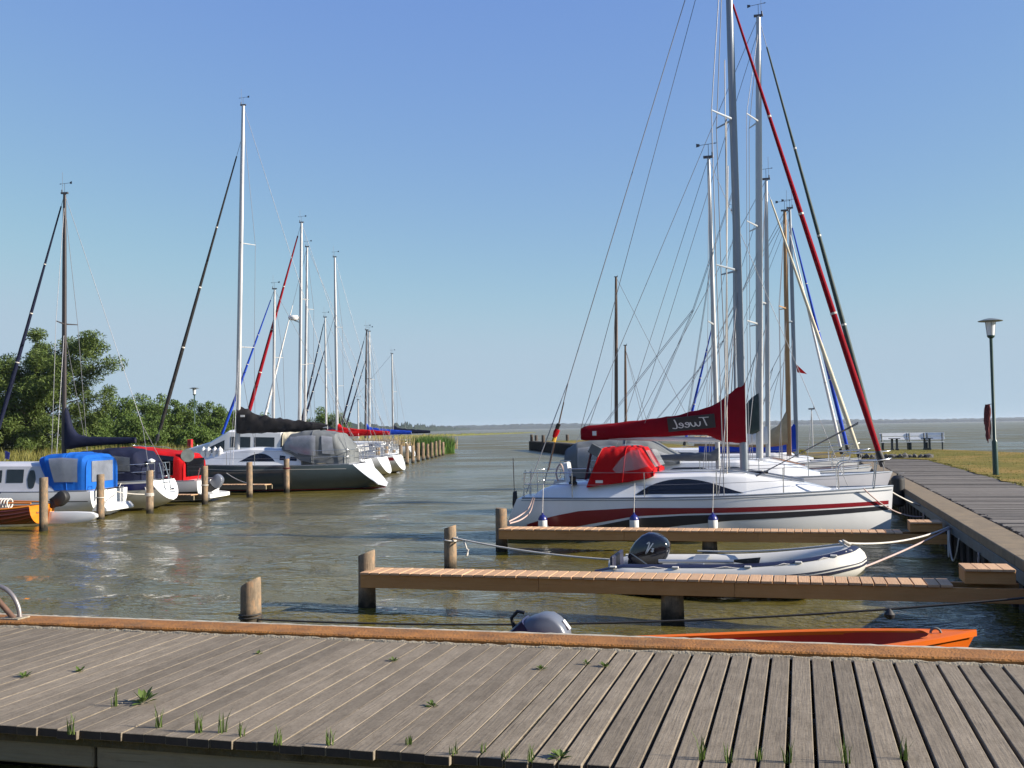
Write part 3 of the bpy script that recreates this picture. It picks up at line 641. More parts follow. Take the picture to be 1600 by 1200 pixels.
def leaves(centers, size, aspect, m, name, parent, droop=None):
    n = len(centers); P = np.array(centers, float); d1 = np.random.randn(n, 3)
    if droop is not None: d1 = d1*.55+np.array(droop)
    d1 /= np.linalg.norm(d1, axis=1)[:, None]; d2 = np.cross(d1, np.random.randn(n, 3)); d2 /= np.linalg.norm(d2, axis=1)[:, None]
    s = size*(0.6+0.8*np.random.rand(n))[:, None]
    V = np.stack([P-d1*s*.5, P+d2*s*aspect*.5, P+d1*s*.5, P-d2*s*aspect*.5], 1).reshape(-1, 3)
    fs = [(4*i, 4*i+1, 4*i+2, 4*i+3) for i in range(n)]
    me = bpy.data.meshes.new(name); me.from_pydata(V.tolist(), [], fs); me.materials.append(m); return link(name, me, parent)
def limb_tree(name, label, cat, base, H, W_, n_limbs, leaf_n, lsize, asp, m, wind=0.0, group=None, low=0.08, clump=.55, seed=1):
    rg = random.Random(seed); t = thing(name, label, cat, base, 0, group)
    tb = MB(); trunk = [(0, 0, -.3), (.05, 0, H*.2), (.1+wind*.02, .05, H*.45), (wind*.05, 0, H*.7)]
    tb.tube(trunk, [H*.028, H*.024, H*.016, H*.006], 8); cl = []
    for k in range(n_limbs):
        f = low+(1-low)*(k+.5)/n_limbs; a = k*2.4+rg.uniform(-.5, .5)
        prof = math.sqrt(max(.04, 1-(abs(f-.42)/.62)**2.2)); reach = W_*.5*prof*rg.uniform(.55, 1.12); hz = H*f*rg.uniform(.9, 1.04)
        tip = Vector((reach*cos(a)+wind*f*f, reach*sin(a)*.9, hz)); st = Vector((wind*.03*f, 0, hz*.6)); mid = st.lerp(tip, .5)+Vector((0, 0, H*.04))
        tb.tube([st, mid, tip], [H*.009, H*.006, H*.002], 5)
        for q in (0.45, .75, 1.0, 1.08):
            c = st.lerp(tip, q)+Vector((rg.gauss(0, .2), rg.gauss(0, .2), rg.gauss(0, .2)+(.12 if q < 1 else 0))); cl.append((c, clump*W_*.16*rg.uniform(.6, 1.25)))
    tb.obj('trunk', MT['brown'], t)
    pts = []; wsum = sum(r for _, r in cl)
    for c, r in cl:
        for _ in range(int(leaf_n*r/wsum)):
            u = np.random.randn(3); u /= np.linalg.norm(u); u *= r*(np.random.rand()**.45); pts.append((c.x+u[0]*1.15+wind*.08*abs(u[0]), c.y+u[1], max(.05, c.z+u[2]*.85)))
    leaves(pts, lsize, asp, m, 'crown', t, (0.5*(1 if wind > 0 else 0), 0, -.15) if wind else None)
    return t
w0 = at(52, 700, 62)
limb_tree('willow_tree', 'large windblown willow tree on the left bank behind the dark mast', 'tree', (w0.x, 62, .75), 8.7, 7.4, 44, 64000, .25, .24, ML1, 2.9, None, .1, .58, 4)
w1 = at(-60, 700, 58)
limb_tree('willow_tree', 'dense green tree at the left edge of the picture beside the willow', 'tree', (w1.x, 60, .75), 6.6, 7.0, 36, 36000, .22, .3, ML1, 0.8, None, .06, .65, 9)
for k, (px, top, Y, W_, lab) in enumerate(((190, 627, 84, 4.4, 'green shrub on the left bank next to the willow, first of the row'), (238, 621, 88, 4.6, 'rounded green shrub left of the slanted furled sail on the bank'), (283, 628, 90, 3.8, 'green shrub just left of the far lamp post'),
                                           (330, 632, 92, 4.0, 'green shrub between the far lamp post and the tall silver mast'), (362, 645, 96, 3.6, 'low green shrub behind the tall silver mast'), (512, 645, 118, 4.6, 'small green shrub seen behind the row of masts'),
                                           (150, 652, 80, 3.4, 'dark green shrub below the windblown side of the willow'), (215, 655, 76, 4.0, 'low bright bush in front of the row of shrubs'), (310, 672, 70, 3.0, 'low bright bush beside the red box on the bank'), (400, 655, 98, 3.6, 'green shrub hidden behind the dark sail cover'))):
    p = at(px, 690, Y); H_ = at(px, top, Y).z-.75
    limb_tree('shrub', lab, 'shrub', (p.x, Y, .72), H_, W_, 26, 16000, .19, .5, ML2, 0, 'shrubs on the left bank', .05, .95, 20+k)
# reeds at the end of the post row
rd = []
for _ in range(5200):
    f = random.random(); x = lerp(-38.6, -35.6, random.random()**.8); y = 99+random.random()*9; rd.append((x, y, -.1))
t = stuff(blades('reeds', rd, 1.45, .09, MLR, .26))
rd = [(lerp(-44, -36.5, random.random()), 96+random.random()*16, .4) for _ in range(2600)]
stuff(blades('dry_reeds', rd, 1.25, .06, MLD, .14))

def weed(x, y, z, kind, label, size=.1):
    b = MB()
    if kind == 'leafy':
        for k in range(16):
            a = k*2.4; el = random.uniform(.15, 1.1); L_ = size*random.uniform(.6, 1.1); d = Vector((cos(a)*cos(el), sin(a)*cos(el), sin(el))); s = Vector((-sin(a), cos(a), 0))*L_*.17
            p0 = d*L_*.12; p1 = d*L_*.6; p2 = d*L_+Vector((0, 0, -L_*.12)); b.add([p0, p1+s, p2, p1-s], [(0, 1, 2, 3)])
    else:
        for k in range(11):
            a = random.uniform(0, 6.28); H_ = size*random.uniform(.5, 1.25); l = random.uniform(.05, .45)*H_; w = .0035; o = Vector((random.uniform(-.02, .02), random.uniform(-.02, .02), 0)); s = Vector((-sin(a), cos(a), 0))*w
            m1 = o+Vector((cos(a)*l*.3, sin(a)*l*.3, H_*.6)); tp = o+Vector((cos(a)*l, sin(a)*l, H_)); b.add([o-s, o+s, m1+s*.8, tp, m1-s*.8], [(0, 1, 2, 3, 4)])
    o = b.obj('weed' if kind == 'leafy' else 'grass_tuft', MLW, None, 0); o.location = (x, y, z); o.rotation_euler = (0, 0, random.uniform(0, 6.28))
    tag(o, label, 'weed', 'weeds growing between the boardwalk planks'); return o
for px, py, lab, sz in ((222, 1098, 'largest leafy weed on the left part of the front boardwalk', .13), (131, 1050, 'dark low leafy weed in the left third of the front boardwalk', .07), (40, 1058, 'small leafy weed near the left end of the front boardwalk', .07),
                        (617, 1033, 'small bright weed near the cap in the middle of the front boardwalk', .07), (682, 1104, 'small green weed halfway across the boardwalk near its middle', .08), (846, 1046, 'small weed under the tilted outboard motor near the cap', .07),
                        (918, 1038, 'left one of the two bright weeds near the cap left of the orange boat', .06), (943, 1042, 'right one of the two bright weeds near the cap left of the orange boat', .07), (410, 1022, 'thin dark weed near the cap behind the slanted post', .06), (882, 1184, 'bushy weed at the front edge right of the picture centre', .1)):
    p = onz(px, py, .80); p.x = -7.95+(math.floor((p.x+7.95)/.1415)+.5)*.1415; weed(p.x, p.y, .797, 'leafy', lab, sz*random.uniform(.7, 1))
for px, py in ((250, 1143), (285, 1148), (315, 1150), (349, 1150), (384, 1157), (445, 1165), (523, 1172), (640, 1172), (760, 1183), (795, 1188), (838, 1192), (180, 1106), (1095, 1196), (1135, 1198), (1180, 1198), (1228, 1199), (1330, 1196), (1420, 1198), (120, 1148), (700, 1182)):
    p = onz(px, py, .80); p.x = -7.95+(math.floor((p.x+7.95)/.1415)+.5)*.1415; weed(p.x, p.y+random.uniform(0, .12), .795, 'tuft', 'thin green grass tuft growing at the front ends of the boardwalk planks', random.uniform(.05, .13))

# ------------------------------------------------------------------ boats
class Hull:
    """x forward from -L/2 (stern) to L/2 (bow); z from the keel up to the sheer"""
    def __init__(s, L, B, fs, fm, fb, D=.35, tw=.75, tm=.42, p=2.1, bow_rake=.5, stern_rake=0.0, stern_lift=.1, vee=2.3, full=.55):
        s.__dict__.update(locals())
    def hb(s, t):
        if t < s.tm: u = t/s.tm; return s.B/2*(s.tw+(1-s.tw)*sin(u*pi/2))
        return s.B/2*max(.012, 1-((t-s.tm)/(1-s.tm))**s.p)
    def sheer(s, t):
        return s.fs*(1-t)*(1-2*t)+4*t*(1-t)*s.fm+t*(2*t-1)*s.fb
    def keel(s, t): 
        return -s.D*min(1, 1.3*sin(pi*min(1, max(0, t*.9+.05)))) + s.stern_lift*max(0, 1-t/.18)**1.5
    def y(s, t, z):
        k = s.keel(t); w = max(0, min(1, (z-k)/(s.sheer(t)-k)))
        vv = lerp(s.full, .95, max(0, (t-.55)/.45)**1.5)
        return s.hb(t)*(1-(1-w)**s.vee)**vv
    def x(s, t, z):
        w = (z/s.sheer(t)) if z > 0 else z/s.sheer(t)*.6
        return -s.L/2+s.L*t-s.bow_rake*(1-w)*max(0, (t-.6)/.4)**2.5-s.stern_rake*(1-w)*max(0, 1-t/.25)**2
    def pt(s, t, z, side=1, off=0.0):
        y = s.y(t, z); p = Vector((s.x(t, z), side*y, z))
        if off:
            e = .01; tx = Vector((s.x(t+e, z)-s.x(t-e, z), side*(s.y(min(1, t+e), z)-s.y(t-e, z)), 0)); zz = Vector((0, side*(s.y(t, z+.02)-s.y(t, z-.02)), .04))
            n = tx.cross(zz).normalized()
            if n.y*side < 0: n = -n
            p += n*off
        return p
    def t_of(s, x): return min(1, max(0, (x+s.L/2)/s.L))

class Boat:
    def __init__(s, name, label, cat, X, Y, flip, hull, hm, dm, group=None, antifoul=True, nt=34, yaw=0.0):
        s.h = hull; s.flip = flip; s.X, s.Y = X, Y; s.yaw = yaw
        s.root = thing(name, label, cat, (X, Y, 0), (pi if flip else 0)+yaw, group); h = hull
        ts = [0, .015]+[.03+.94*k/(nt-4) for k in range(nt-3)]+[.985, 1.0]; rings = []; nz = 12
        for t in ts:
            sh, k = h.sheer(t), h.keel(t)
            zs = [sh+(k-sh)*(j/nz) for j in range(nz+1)]
            rings.append([h.pt(t, z, 1) for z in zs]+[h.pt(t, z, -1) for z in zs[::-1][1:]])
        b = MB(); b.loft(rings, False, False); s.hull = b.obj('hull', hm, s.root, 40)
        b = MB(); r0 = rings[0]; n = len(r0)
        if antifoul:
            za = .07
            for sd in (1, -1):
                b.loft([[h.pt(t, max(h.keel(t), z), sd, .004) for z in (za, .02, -.05, -.12)] for t in [.005+.99*q/30 for q in range(31)]], False, False)
            b.obj('antifouling', MT['antifoul'], s.root, 40); b = MB()
        mid = [(r0[i]+r0[n-1-i])*.5 for i in range(nz+1)]
        b.loft([[Vector(r0[i]), Vector((r0[i].x-.0, 0, r0[i].z)), Vector(r0[n-1-i])] for i in range(nz+1)], False, False)
        s.transom = b.obj('transom', MT['white'] if hm is MT['darkhull'] else hm, s.root, 30)
        b = MB(); dr = []
        for t in ts:
            sh = h.sheer(t); y = h.hb(t)
            dr.append([Vector((h.x(t, sh), y*f, sh-.012+(.05*(1-f*f)))) for f in (-.995, -.9, -.5, 0, .5, .9, .995)])
        b.loft(dr, False, False); b.obj('deck', dm, s.root, 40)
        for sd in (1, -1):      # toe rail
            b = MB(); b.tube([h.pt(t, h.sheer(t), sd)+Vector((0, -sd*.02, .02)) for t in ts[1:]], .022, 6); b.obj('toe_rail', MT['alug'] if hm is not MT['varnish'] else MT['varnish'], s.root, 60)
    def loc(s, p):
        p = Vector(p)-Vector((s.X, s.Y, 0)); return Matrix.Rotation(-(s.yaw+(pi if s.flip else 0)), 3, 'Z') @ p
    def at(s, px, py, dy=0.0):
        d = FW + RT*(px-800)/FPX - UP*(py-600)/FPX; n = np.array([-sin(s.yaw), cos(s.yaw), 0])
        t = n.dot(np.array([s.X, s.Y, 0])+n*dy)/n.dot(d)
        return s.loc((d[0]*t, d[1]*t, CAMH+d[2]*t))
    def strip(s, name, lo, hi, m, off=.005, n=40, sides=(1, -1), t0=None, t1=None):
        """painted band on the hull: lo/hi are (x,z) polylines"""
        x0, x1 = max(lo[0][0], hi[0][0]), min(lo[-1][0], hi[-1][0]); h = s.h
        for sd in sides:
            b = MB(); rings = []
            for k in range(n+1):
                x = lerp(x0, x1, k/n); t = h.t_of(x); z0, z1 = interp(lo, x), interp(hi, x); z1 = max(z1, z0+.004)
                rings.append([h.pt(t, lerp(z0, z1, q/3), sd, off) for q in range(4)])
            b.loft(rings, False, False); b.obj(name, m, s.root, 60)
    def band(s, name, f0, f1, m, t0=.0, t1=.995, off=.005, n=40):
        """band between fractions of the freeboard"""
        h = s.h
        for sd in (1, -1):
            b = MB(); b.loft([[h.pt(t, h.sheer(t)*lerp(f0, f1, q/2), sd, off) for q in range(3)] for t in [lerp(max(.004, t0), t1, k/n) for k in range(n+1)]], False, False); b.obj(name, m, s.root, 60)
    def cabin(s, st, m, name='cabin', wins=(), wm=None, lean=.86, fr=True):
        """st: stations (x, half width, z base, z top); wins: (x0,x1,f0,f1[,taper])"""
        def sec(x):
            w, zb, zt = (interp([(q[0], q[k]) for q in st], x) for k in (1, 2, 3)); return w, zb, zt
        b = MB(); xs = sorted(set([q[0] for q in st]+[lerp(st[0][0], st[-1][0], k/22) for k in range(23)])); rings = []
        for x in xs:
            w, zb, zt = sec(x); h = zt-zb; r = min(.08, h*.3)
            half = [(w, zb), (lerp(w, w*lean, .75), zt-r), (w*lean-r*.35, zt-r*.25), (w*lean-r*1.4, zt+.005), (w*.4, zt+.028)]
            rings.append([Vector((x, y, z)) for y, z in half]+[Vector((x, 0, zt+.035))]+[Vector((x, -y, z)) for y, z in half[::-1]])
        b.loft(rings, True, True); o = b.obj(name, m, s.root, 32)
        for wd in wins:
            x0, x1, f0, f1 = wd[:4]; kind = wd[4] if len(wd) > 4 else 'box'
            for sd in (1, -1):
                b = MB(); rr = []; n = 16
                for k in range(n+1):
                    x = lerp(x0, x1, k/n); w, zb, zt = sec(x); h = zt-zb; r = min(.08, h*.3); u = k/n
                    g0, g1 = f0, f1
                    if kind == 'lens': env = max(.02, sin(pi*u**.8)); g1 = f0+(f1-f0)*env; g0 = f0
                    elif kind == 'round': env = max(.05, 1-abs(2*u-1)**4); c = (f0+f1)/2; g0, g1 = c-(f1-f0)/2*env, c+(f1-f0)/2*env
                    row = []
                    for g in (g0, (g0+g1)/2, g1):
                        zz = zb+(zt-r-zb)*g; yy = lerp(w, lerp(w, w*lean, .75), g)+.007; row.append(Vector((x, sd*yy, zz)))
                    rr.append(row)
                b.loft(rr, False, False); b.obj('window', wm or MT['tint'], s.root, 60)
        return o
    def canopy(s, name, st, m, wins=(), wm=None, crease=1.0, exp=.42):
        """cloth hood: stations (x, half width, z base, z top, y power); wins = (x0,x1,a0,a1) in section angle 0..1"""
        def ring(x, off=0.0, n=24, a0=0.0, a1=1.0):
            w, zb, zt = (interp([(q[0], q[k]) for q in st], x) for k in (1, 2, 3)); ln = interp([(q[0], q[4] if len(q) > 4 else 0) for q in st], x); out = []
            for k in range(n+1):
                a = pi*lerp(a0, a1, k/n); c, sn = cos(a), sin(a)
                fz = abs(sn)**exp; out.append(Vector((x+ln*fz, (w+off)*math.copysign(abs(c)**exp, c), zb+(zt-zb+off)*fz)))
            return out
        xs = sorted(set([q[0] for q in st]+[lerp(st[0][0], st[-1][0], k/26) for k in range(27)])); rg = np.random.RandomState(len(name)+int(abs(s.X*100))); ph = rg.rand(5)*6.28
        b = MB(); rings = [ring(x) for x in xs]
        for i, r in enumerate(rings):       # cloth sagging between the hoops, small creases
            u = (xs[i]-xs[0])/(xs[-1]-xs[0])
            for j, v in enumerate(r):
                a = j/24; wv = .010*sin(u*23+ph[0]+a*9)+.008*sin(u*41-a*17+ph[1])+.006*sin(a*37+u*11+ph[2])-.022*abs(sin(u*pi*3))*sin(pi*a); wv *= crease; v.z += wv*(1 if .12 < a < .88 else .3); v.y += .5*wv*math.copysign(1, v.y)
        b.loft(rings, False, False)
        for r in (rings[0], rings[-1]): b.add(r, [tuple(range(len(r)))])
        o = b.obj(name, m, s.root, 40)
        for i in (0, len(rings)//2, len(rings)-1): line('piping', [v+Vector((0, 0, .006)) for v in rings[i]], .014, m, o, 6)
        for x0, x1, a0, a1 in wins:
            a0, a1 = (math.asin(q**(1/exp))/pi for q in (a0, a1))
            for q0, q1 in ((a0, a1), (1-a1, 1-a0)):
                b = MB(); b.loft([ring(lerp(x0, x1, k/8), .022, 8, q0, q1) for k in range(9)], False, False); b.obj('clear_window', wm or MT['smoke'], o, 60)
        return o
    def wire(s, name, a, c, r=.008, m=None): return line(name, [a, c], r, m or MT['wire'], s.root, 5)
    def rig(s, base, top, m, r=.075, spread=(.5,), sw=.8, sweep=-.25, bow=None, stern=None, cx=None, forefrac=1.0, furl=None, wr=.008, vane=True, inner=True, wm=None, back=2):
        base, top = Vector(base), Vector(top); h = s.h; ax = top-base
        b = MB(); b.tube([base+ax*f for f in (0, .3, .7, .93, 1)], [r, r, r*.92, r*.72, r*.62], 12, flat=.75); mo = b.obj('mast', m, s.root, 50)
        b = MB(); b.box((0, 0, .03), (.26, .07, .06)); b.box((.1, 0, .1), (.03, .03, .1)); o = b.obj('masthead', MT['wired'], mo, 0, .004); o.location = top
        if vane:
            b = MB(); b.tube([(0, 0, 0), (0, 0, .3)], .007, 5); b.tube([(-.22, .06, .3), (.16, -.04, .3)], .007, 5)
            b.add([(-.22, .06, .27), (-.31, .08, .255), (-.31, .08, .355), (-.22, .06, .33)], [(0, 1, 2, 3)]); b.add([(.16, -.04, .28), (.23, -.05, .3), (.16, -.04, .32)], [(0, 1, 2)])
            o = b.obj('wind_vane', MT['wired'], mo, 0); o.location = top+Vector((0, 0, .06))
            b = MB(); b.tube([(.08, 0, 0), (.08, 0, .75)], .006, 5); o = b.obj('antenna', MT['wire'], mo, 0); o.location = top
        if cx is None: cx = base.x-.25
        t = h.t_of(cx); cy = h.hb(t)*.93; cz = h.sheer(t)+.03
        for sd in (1, -1):
            tips = []
            for f in spread:
                p = base+ax*f; tip = p+Vector((sweep, sd*sw*(1-.25*f), .04)); tips.append(tip)
                b = MB(); b.tube([p, tip], [.03, .018], 6, flat=.6); b.obj('spreader', m if m is not MT['alud'] else MT['alud'], s.root, 50)
            ch = Vector((cx, sd*cy, cz)); pts = [ch]+tips+[base+ax*.97]
            line('shroud', pts, wr, wm or MT['wire'], s.root, 5)
            if inner and spread: s.wire('lower_shroud', ch+Vector((-.12, -sd*.04, 0)), base+ax*(spread[0]-.02), wr, wm)
        fa = base+ax*forefrac
        if bow is not None:
            bow = Vector(bow); s.wire('forestay', bow, fa, wr, wm)
            if furl:
                fm, fr, f0, f1 = furl; d = fa-bow; n = 16; pts = [bow+d*lerp(f0, f1, k/n) for k in range(n+1)]
                rr = [max(.02, fr*(1-(k/n)*.72)*(.72+.28*min(1, k/2.5)))*random.uniform(.96, 1.04) for k in range(n+1)]
                b = MB(); b.tube(pts, rr, 9); fo = b.obj('furled_sail', fm, s.root, 60)
                b = MB(); b.tube([bow+d*.012, bow+d*.02, bow+d*.034], [.07, .085, .07], 10); b.obj('furling_drum', MT['rubber'], fo, 40)
                for q in (.3, .52, .74):    # sheet turns
                    b = MB(); b.tube([bow+d*(lerp(f0, f1, q)-.002), bow+d*(lerp(f0, f1, q)+.002)], interp([(0, fr), (1, fr*.3)], q)*1.15, 9); b.obj('lashing', MT['rope'], fo, 40)
        if stern is not None:
            st_ = Vector(stern)
            if back == 2:
                k = st_.lerp(top, .18); k.y = 0; s.wire('backstay', k, top, wr, wm)
                for sd in (1, -1): s.wire('backstay_bridle', Vector((st_.x, sd*h.hb(.02)*.8, st_.z)), k, wr, wm)
            else: s.wire('backstay', st_, top, wr, wm)
        return mo
    def boom(s, p0, p1, m, cover=None, prof=None, r=.06, wrinkle=.012, name='sail_cover', sideoff=0.0):
        """p0 at the mast; prof: (fraction, below, above, half width) of the cover round the boom"""
        p0, p1 = Vector(p0), Vector(p1); d = p1-p0
        b = MB(); b.tube([p0, p1], r, 10); bo = b.obj('boom', m, s.root, 50)
        if cover:
            rings = []; n = 34; m_ = 18; rg = np.random.RandomState(int(abs(p0.x*1000)) % 9999); ph = rg.rand(4)*6.28
            for k in range(n+1):
                f = k/n; lo, up, hw = (interp([(q[0], q[c]) for q in prof], f) for c in (1, 2, 3)); c = p0+d*f; row = []
                for j in range(m_):
                    a = 2*pi*j/m_; sy, sz = cos(a), sin(a)
                    wv = 1+wrinkle*(sin(f*31+ph[0]+j*.9)+sin(f*53+ph[1]-j*1.7)+.8*sin(f*14+ph[2]+2*j)+rg.normal(0, .5))*2
                    row.append(c+Vector((rg.normal(0, .004), hw*math.copysign(abs(sy)**.75, sy)*wv, (up if sz > 0 else lo)*abs(sz)**.9*(1 if sz > 0 else -1)*wv)))
                rings.append(row)
            b = MB(); b.loft(rings, True, True); return b.obj(name, cover, s.root, 55)
        return bo
    def rails(s, pulpit=True, pushpit=True, stanch=(.3, .45, .6, .75), hgt=.55, m=None, open_stern=False):
        h = s.h; m = m or MT['chrome']; tops = {1: [], -1: []}
        for sd in (1, -1):
            for t in stanch:
                p = h.pt(t, h.sheer(t), sd)+Vector((0, -sd*.05, .0)); b = MB(); b.tube([p, p+Vector((0, 0, hgt))], .012, 6); b.lathe([(.03, 0), (.03, .015)], p, 8); b.obj('stanchion', m, s.root, 50); tops[sd].append(p+Vector((0, 0, hgt)))
        if pulpit:
            a = [h.pt(t, h.sheer(t), sd) for sd, t in ((1, .86), (1, .95), (-1, .95), (-1, .86))]; up = Vector((0, 0, hgt+.03))
            b = MB(); nose = Vector((h.x(1, h.fb)-.02, 0, h.fb+hgt+.05))
            b.tube(smooth_pts([a[0]+Vector((0, -.04, 0)), a[0]+up*.9+Vector((.02, -.03, 0)), a[0].lerp(a[1], .5)+up, a[1]+up+Vector((.1, 0, 0)), nose, a[2]+up+Vector((.1, 0, 0)), a[3].lerp(a[2], .5)+up, a[3]+up*.9+Vector((.02, .03, 0)), a[3]+Vector((0, .04, 0))], 40), .014, 6)
            for q in (a[1], a[2]): b.tube([q, q+up+Vector((.08, 0, 0))], .013, 6)
            b.obj('pulpit', m, s.root, 60)
            for sd in (1, -1): tops[sd].append((a[0] if sd == 1 else a[3])+up*.9)
        if pushpit:
            up = Vector((0, 0, hgt+.02))
            for sd in (1, -1):
                b = MB(); a0 = h.pt(.16, h.sheer(.16), sd)+Vector((0, -sd*.05, 0)); a1 = h.pt(.012, h.sheer(.012), sd)+Vector((.06, -sd*.07, 0)); a2 = Vector((a1.x, sd*.32, a1.z))
                for hh in (1, .55): b.tube(smooth_pts([a0+up*hh, a0.lerp(a1, .6)+up*hh, a1+up*hh, a2+up*hh], 14), .013, 6)
                for q in (a0, a1, a2): b.tube([q, q+up], .013, 6)
                tops[sd].insert(0, a0+up); b.obj('stern_rail', m, s.root, 60)
        for sd in (1, -1):
            if len(tops[sd]) > 1:
                line('lifeline', tops[sd], .006, MT['wire'], s.root, 5); line('lifeline', [q-Vector((0, 0, hgt*.48)) for q in tops[sd]], .005, MT['wire'], s.root, 5)

def chaikin(P, k=2):
    for _ in range(k):
        Q = []
        for i in range(len(P)):
            a, c = P[i], P[(i+1) % len(P)]; Q += [(a[0]*.75+c[0]*.25, a[1]*.75+c[1]*.25), (a[0]*.25+c[0]*.75, a[1]*.25+c[1]*.75)]
        P = Q
    return P
def outboard(parent, loc, size=1.0, tilt=0.0, cm=None, rz=0.0):
    """cowl up, leg down, propeller at the foot; local -X is aft"""
    cm = cm or MT['blackgloss']; R = Matrix.Rotation(rz, 4, 'Z') @ Matrix.Rotation(tilt, 4, 'Y'); M4 = Matrix.Translation(loc) @ R @ Matrix.Scale(size, 4)
    b = MB(); b.prism([(-.26, .0), (.12, .0), (.09, -.2), (.04, -.45), (.03, -.62), (.16, -.66), (.14, -.70), (.02, -.71), (-.02, -.80), (-.12, -.78), (-.2, -.7), (-.22, -.66), (-.12, -.6), (-.13, -.35), (-.2, -.15)], (-.075, .075), 0, .1)
    b.box((.13, 0, -.08), (.1, .18, .2)); leg = b.obj('outboard_motor', MT['rubber'], parent, 40); leg.matrix_basis = M4
    b = MB(); b.prism(chaikin([(-.27, -.04), (.13, -.06), (.19, .06), (.22, .38), (.14, .50), (-.04, .53), (-.22, .46), (-.31, .2)], 1), (-.165, .165), 0, .075); b.obj('cowling', cm, leg, 50)
    b = MB(); b.tube([(-.2, 0, -.68), (-.3, 0, -.68)], [.04, .015], 8)
    for k in range(3):
        a = k*2.094; b.add([(-.23, .02*cos(a), -.68+.02*sin(a)), (-.25, .11*cos(a-.45), -.68+.11*sin(a-.45)), (-.22, .12*cos(a+.35), -.68+.12*sin(a+.35))], [(0, 1, 2)])
    b.obj('propeller', MT['steel'], leg, 40); return leg
def fender(p, label, r=.085, h=.42, group='fenders', m=None, mt=None, hang=None):
    t = thing('fender', label, 'fender', p, 0, group)
    b = MB(); b.lathe([(.02, -h/2), (r*.6, -h/2+.02), (r, -h/2+.08), (r, h/2-.1)], (0, 0, 0), 14); b.obj('body', m or MT['fendw'], t, 40)
    b = MB(); b.lathe([(r, h/2-.1), (r*.98, h/2-.06), (r*.6, h/2), (.025, h/2+.02), (.022, h/2+.06)], (0, 0, 0), 14); b.obj('end_cap', mt or MT['fendb'], t, 40)
    if hang: line('lanyard', [(0, 0, h/2+.05), Vector(hang)-Vector(p)], .008, MT['rope'], t)
    return t
def strokes(name, paths, w, m, parent, M4, mirror=True):
    """hand lettering: flat ribbons in a local X-Z plane, a hair thick"""
    b = MB()
    for P in paths:
        pts = smooth_pts([(x, 0, z) for x, z in P], 26) if len(P) > 2 else [Vector((x, 0, z)) for x, z in P]
        L_, R_ = [], []
        for i, p in enumerate(pts):
            d = (pts[min(i+1, len(pts)-1)]-pts[max(0, i-1)]); d.normalize(); nrm = Vector((-d.z, 0, d.x))*w*.5
            L_.append(p+nrm); R_.append(p-nrm)
        rings = [[l, r, r+Vector((0, .004, 0)), l+Vector((0, .004, 0))] for l, r in zip(L_, R_)]; b.loft(rings, True, True)
    if mirror: b.v = [(-x, y, z) for x, y, z in b.v]
    b.v = [tuple(M4 @ Vector(v)) for v in b.v]
    return b.obj(name, m, parent, 0)
TWEEL = [[(-.02, .98), (.30, 1.0), (.62, 1.04)], [(.34, 1.0), (.24, .45), (.16, 0)],
         [(.56, .58), (.58, .2), (.68, .04), (.82, .25), (.88, .55), (.88, .22), (.98, .05), (1.12, .25), (1.2, .6)],
         [(1.22, .28), (1.42, .36), (1.50, .52), (1.40, .62), (1.28, .45), (1.27, .18), (1.4, .03), (1.58, .16)],
         [(1.62, .28), (1.82, .36), (1.90, .52), (1.80, .62), (1.68, .45), (1.67, .18), (1.8, .03), (1.98, .16)],
         [(2.2, 1.08), (2.1, .6), (2.06, .2), (2.14, .02), (2.36, .1)]]

# ---- the white yacht with the red and charcoal bands
T = Boat('sailing_yacht', 'white sailing yacht with red and charcoal hull bands and red boom cover', 'sailboat', -2.1, 23.95, False,
         Hull(8.05, 2.5, .93, .97, 1.13, D=.4, tw=.80, tm=.45, p=2.3, bow_rake=.10, stern_rake=.42, stern_lift=.05, vee=3.2, full=.42), MT['white'], MT['white2'])
T.strip('red_band', [(-3.98, .12), (-3.5, .17), (-2.9, .27), (-2.3, .40), (-1.35, .575), (-.3, .635), (.66, .66), (4.0, .765)], [(-3.98, .16), (-3.6, .38), (-3.13, .56), (-2.55, .68), (-1.35, .755), (.66, .765), (4.0, .845)], MT['redpaint'])
T.strip('charcoal_band', [(-2.95, .17), (-1.9, .20), (-1, .29), (-.4, .38), (.66, .49), (4.0, .65)], [(-2.95, .19), (-2.3, .335), (-1.35, .53), (-.3, .60), (.66, .625), (4.0, .735)], MT['charpaint'])
T.strip('rubbing_strake', [(-3.9, .885), (0, .925), (4.0, 1.06)], [(-3.9, .905), (0, .945), (4.0, 1.08)], MT['alug'], .012)
T.cabin([(-3.75, 1.0, .9, .93), (-3.55, 1.02, .9, 1.10), (-3.3, 1.04, .9, 1.19), (-2.7, 1.05, .9, 1.27), (-1.7, 1.05, .93, 1.36), (-1.0, 1.03, .95, 1.46), (.2, 1.0, .95, 1.49), (1.0, .95, .98, 1.44), (1.9, .8, 1.0, 1.28), (2.6, .55, 1.02, 1.12), (2.8, .4, 1.03, 1.06)], MT['white'],
        wins=[(-1.35, .95, .20, .92, 'lens')], wm=MT['blackwin'], lean=.82)
for sd in (1, -1):
    b = MB(); b.tube([(-1.2, sd*.62, 1.475), (.9, sd*.62, 1.50), (2.2, sd*.42, 1.27)], .022, 6); b.obj('grab_rail', MT['alug'], T.root)
b = MB(); b.box((1.2, 0, 1.46), (.5, .5, .05)); b.obj('hatch', MT['blackwin'], T.root, 0, .012)
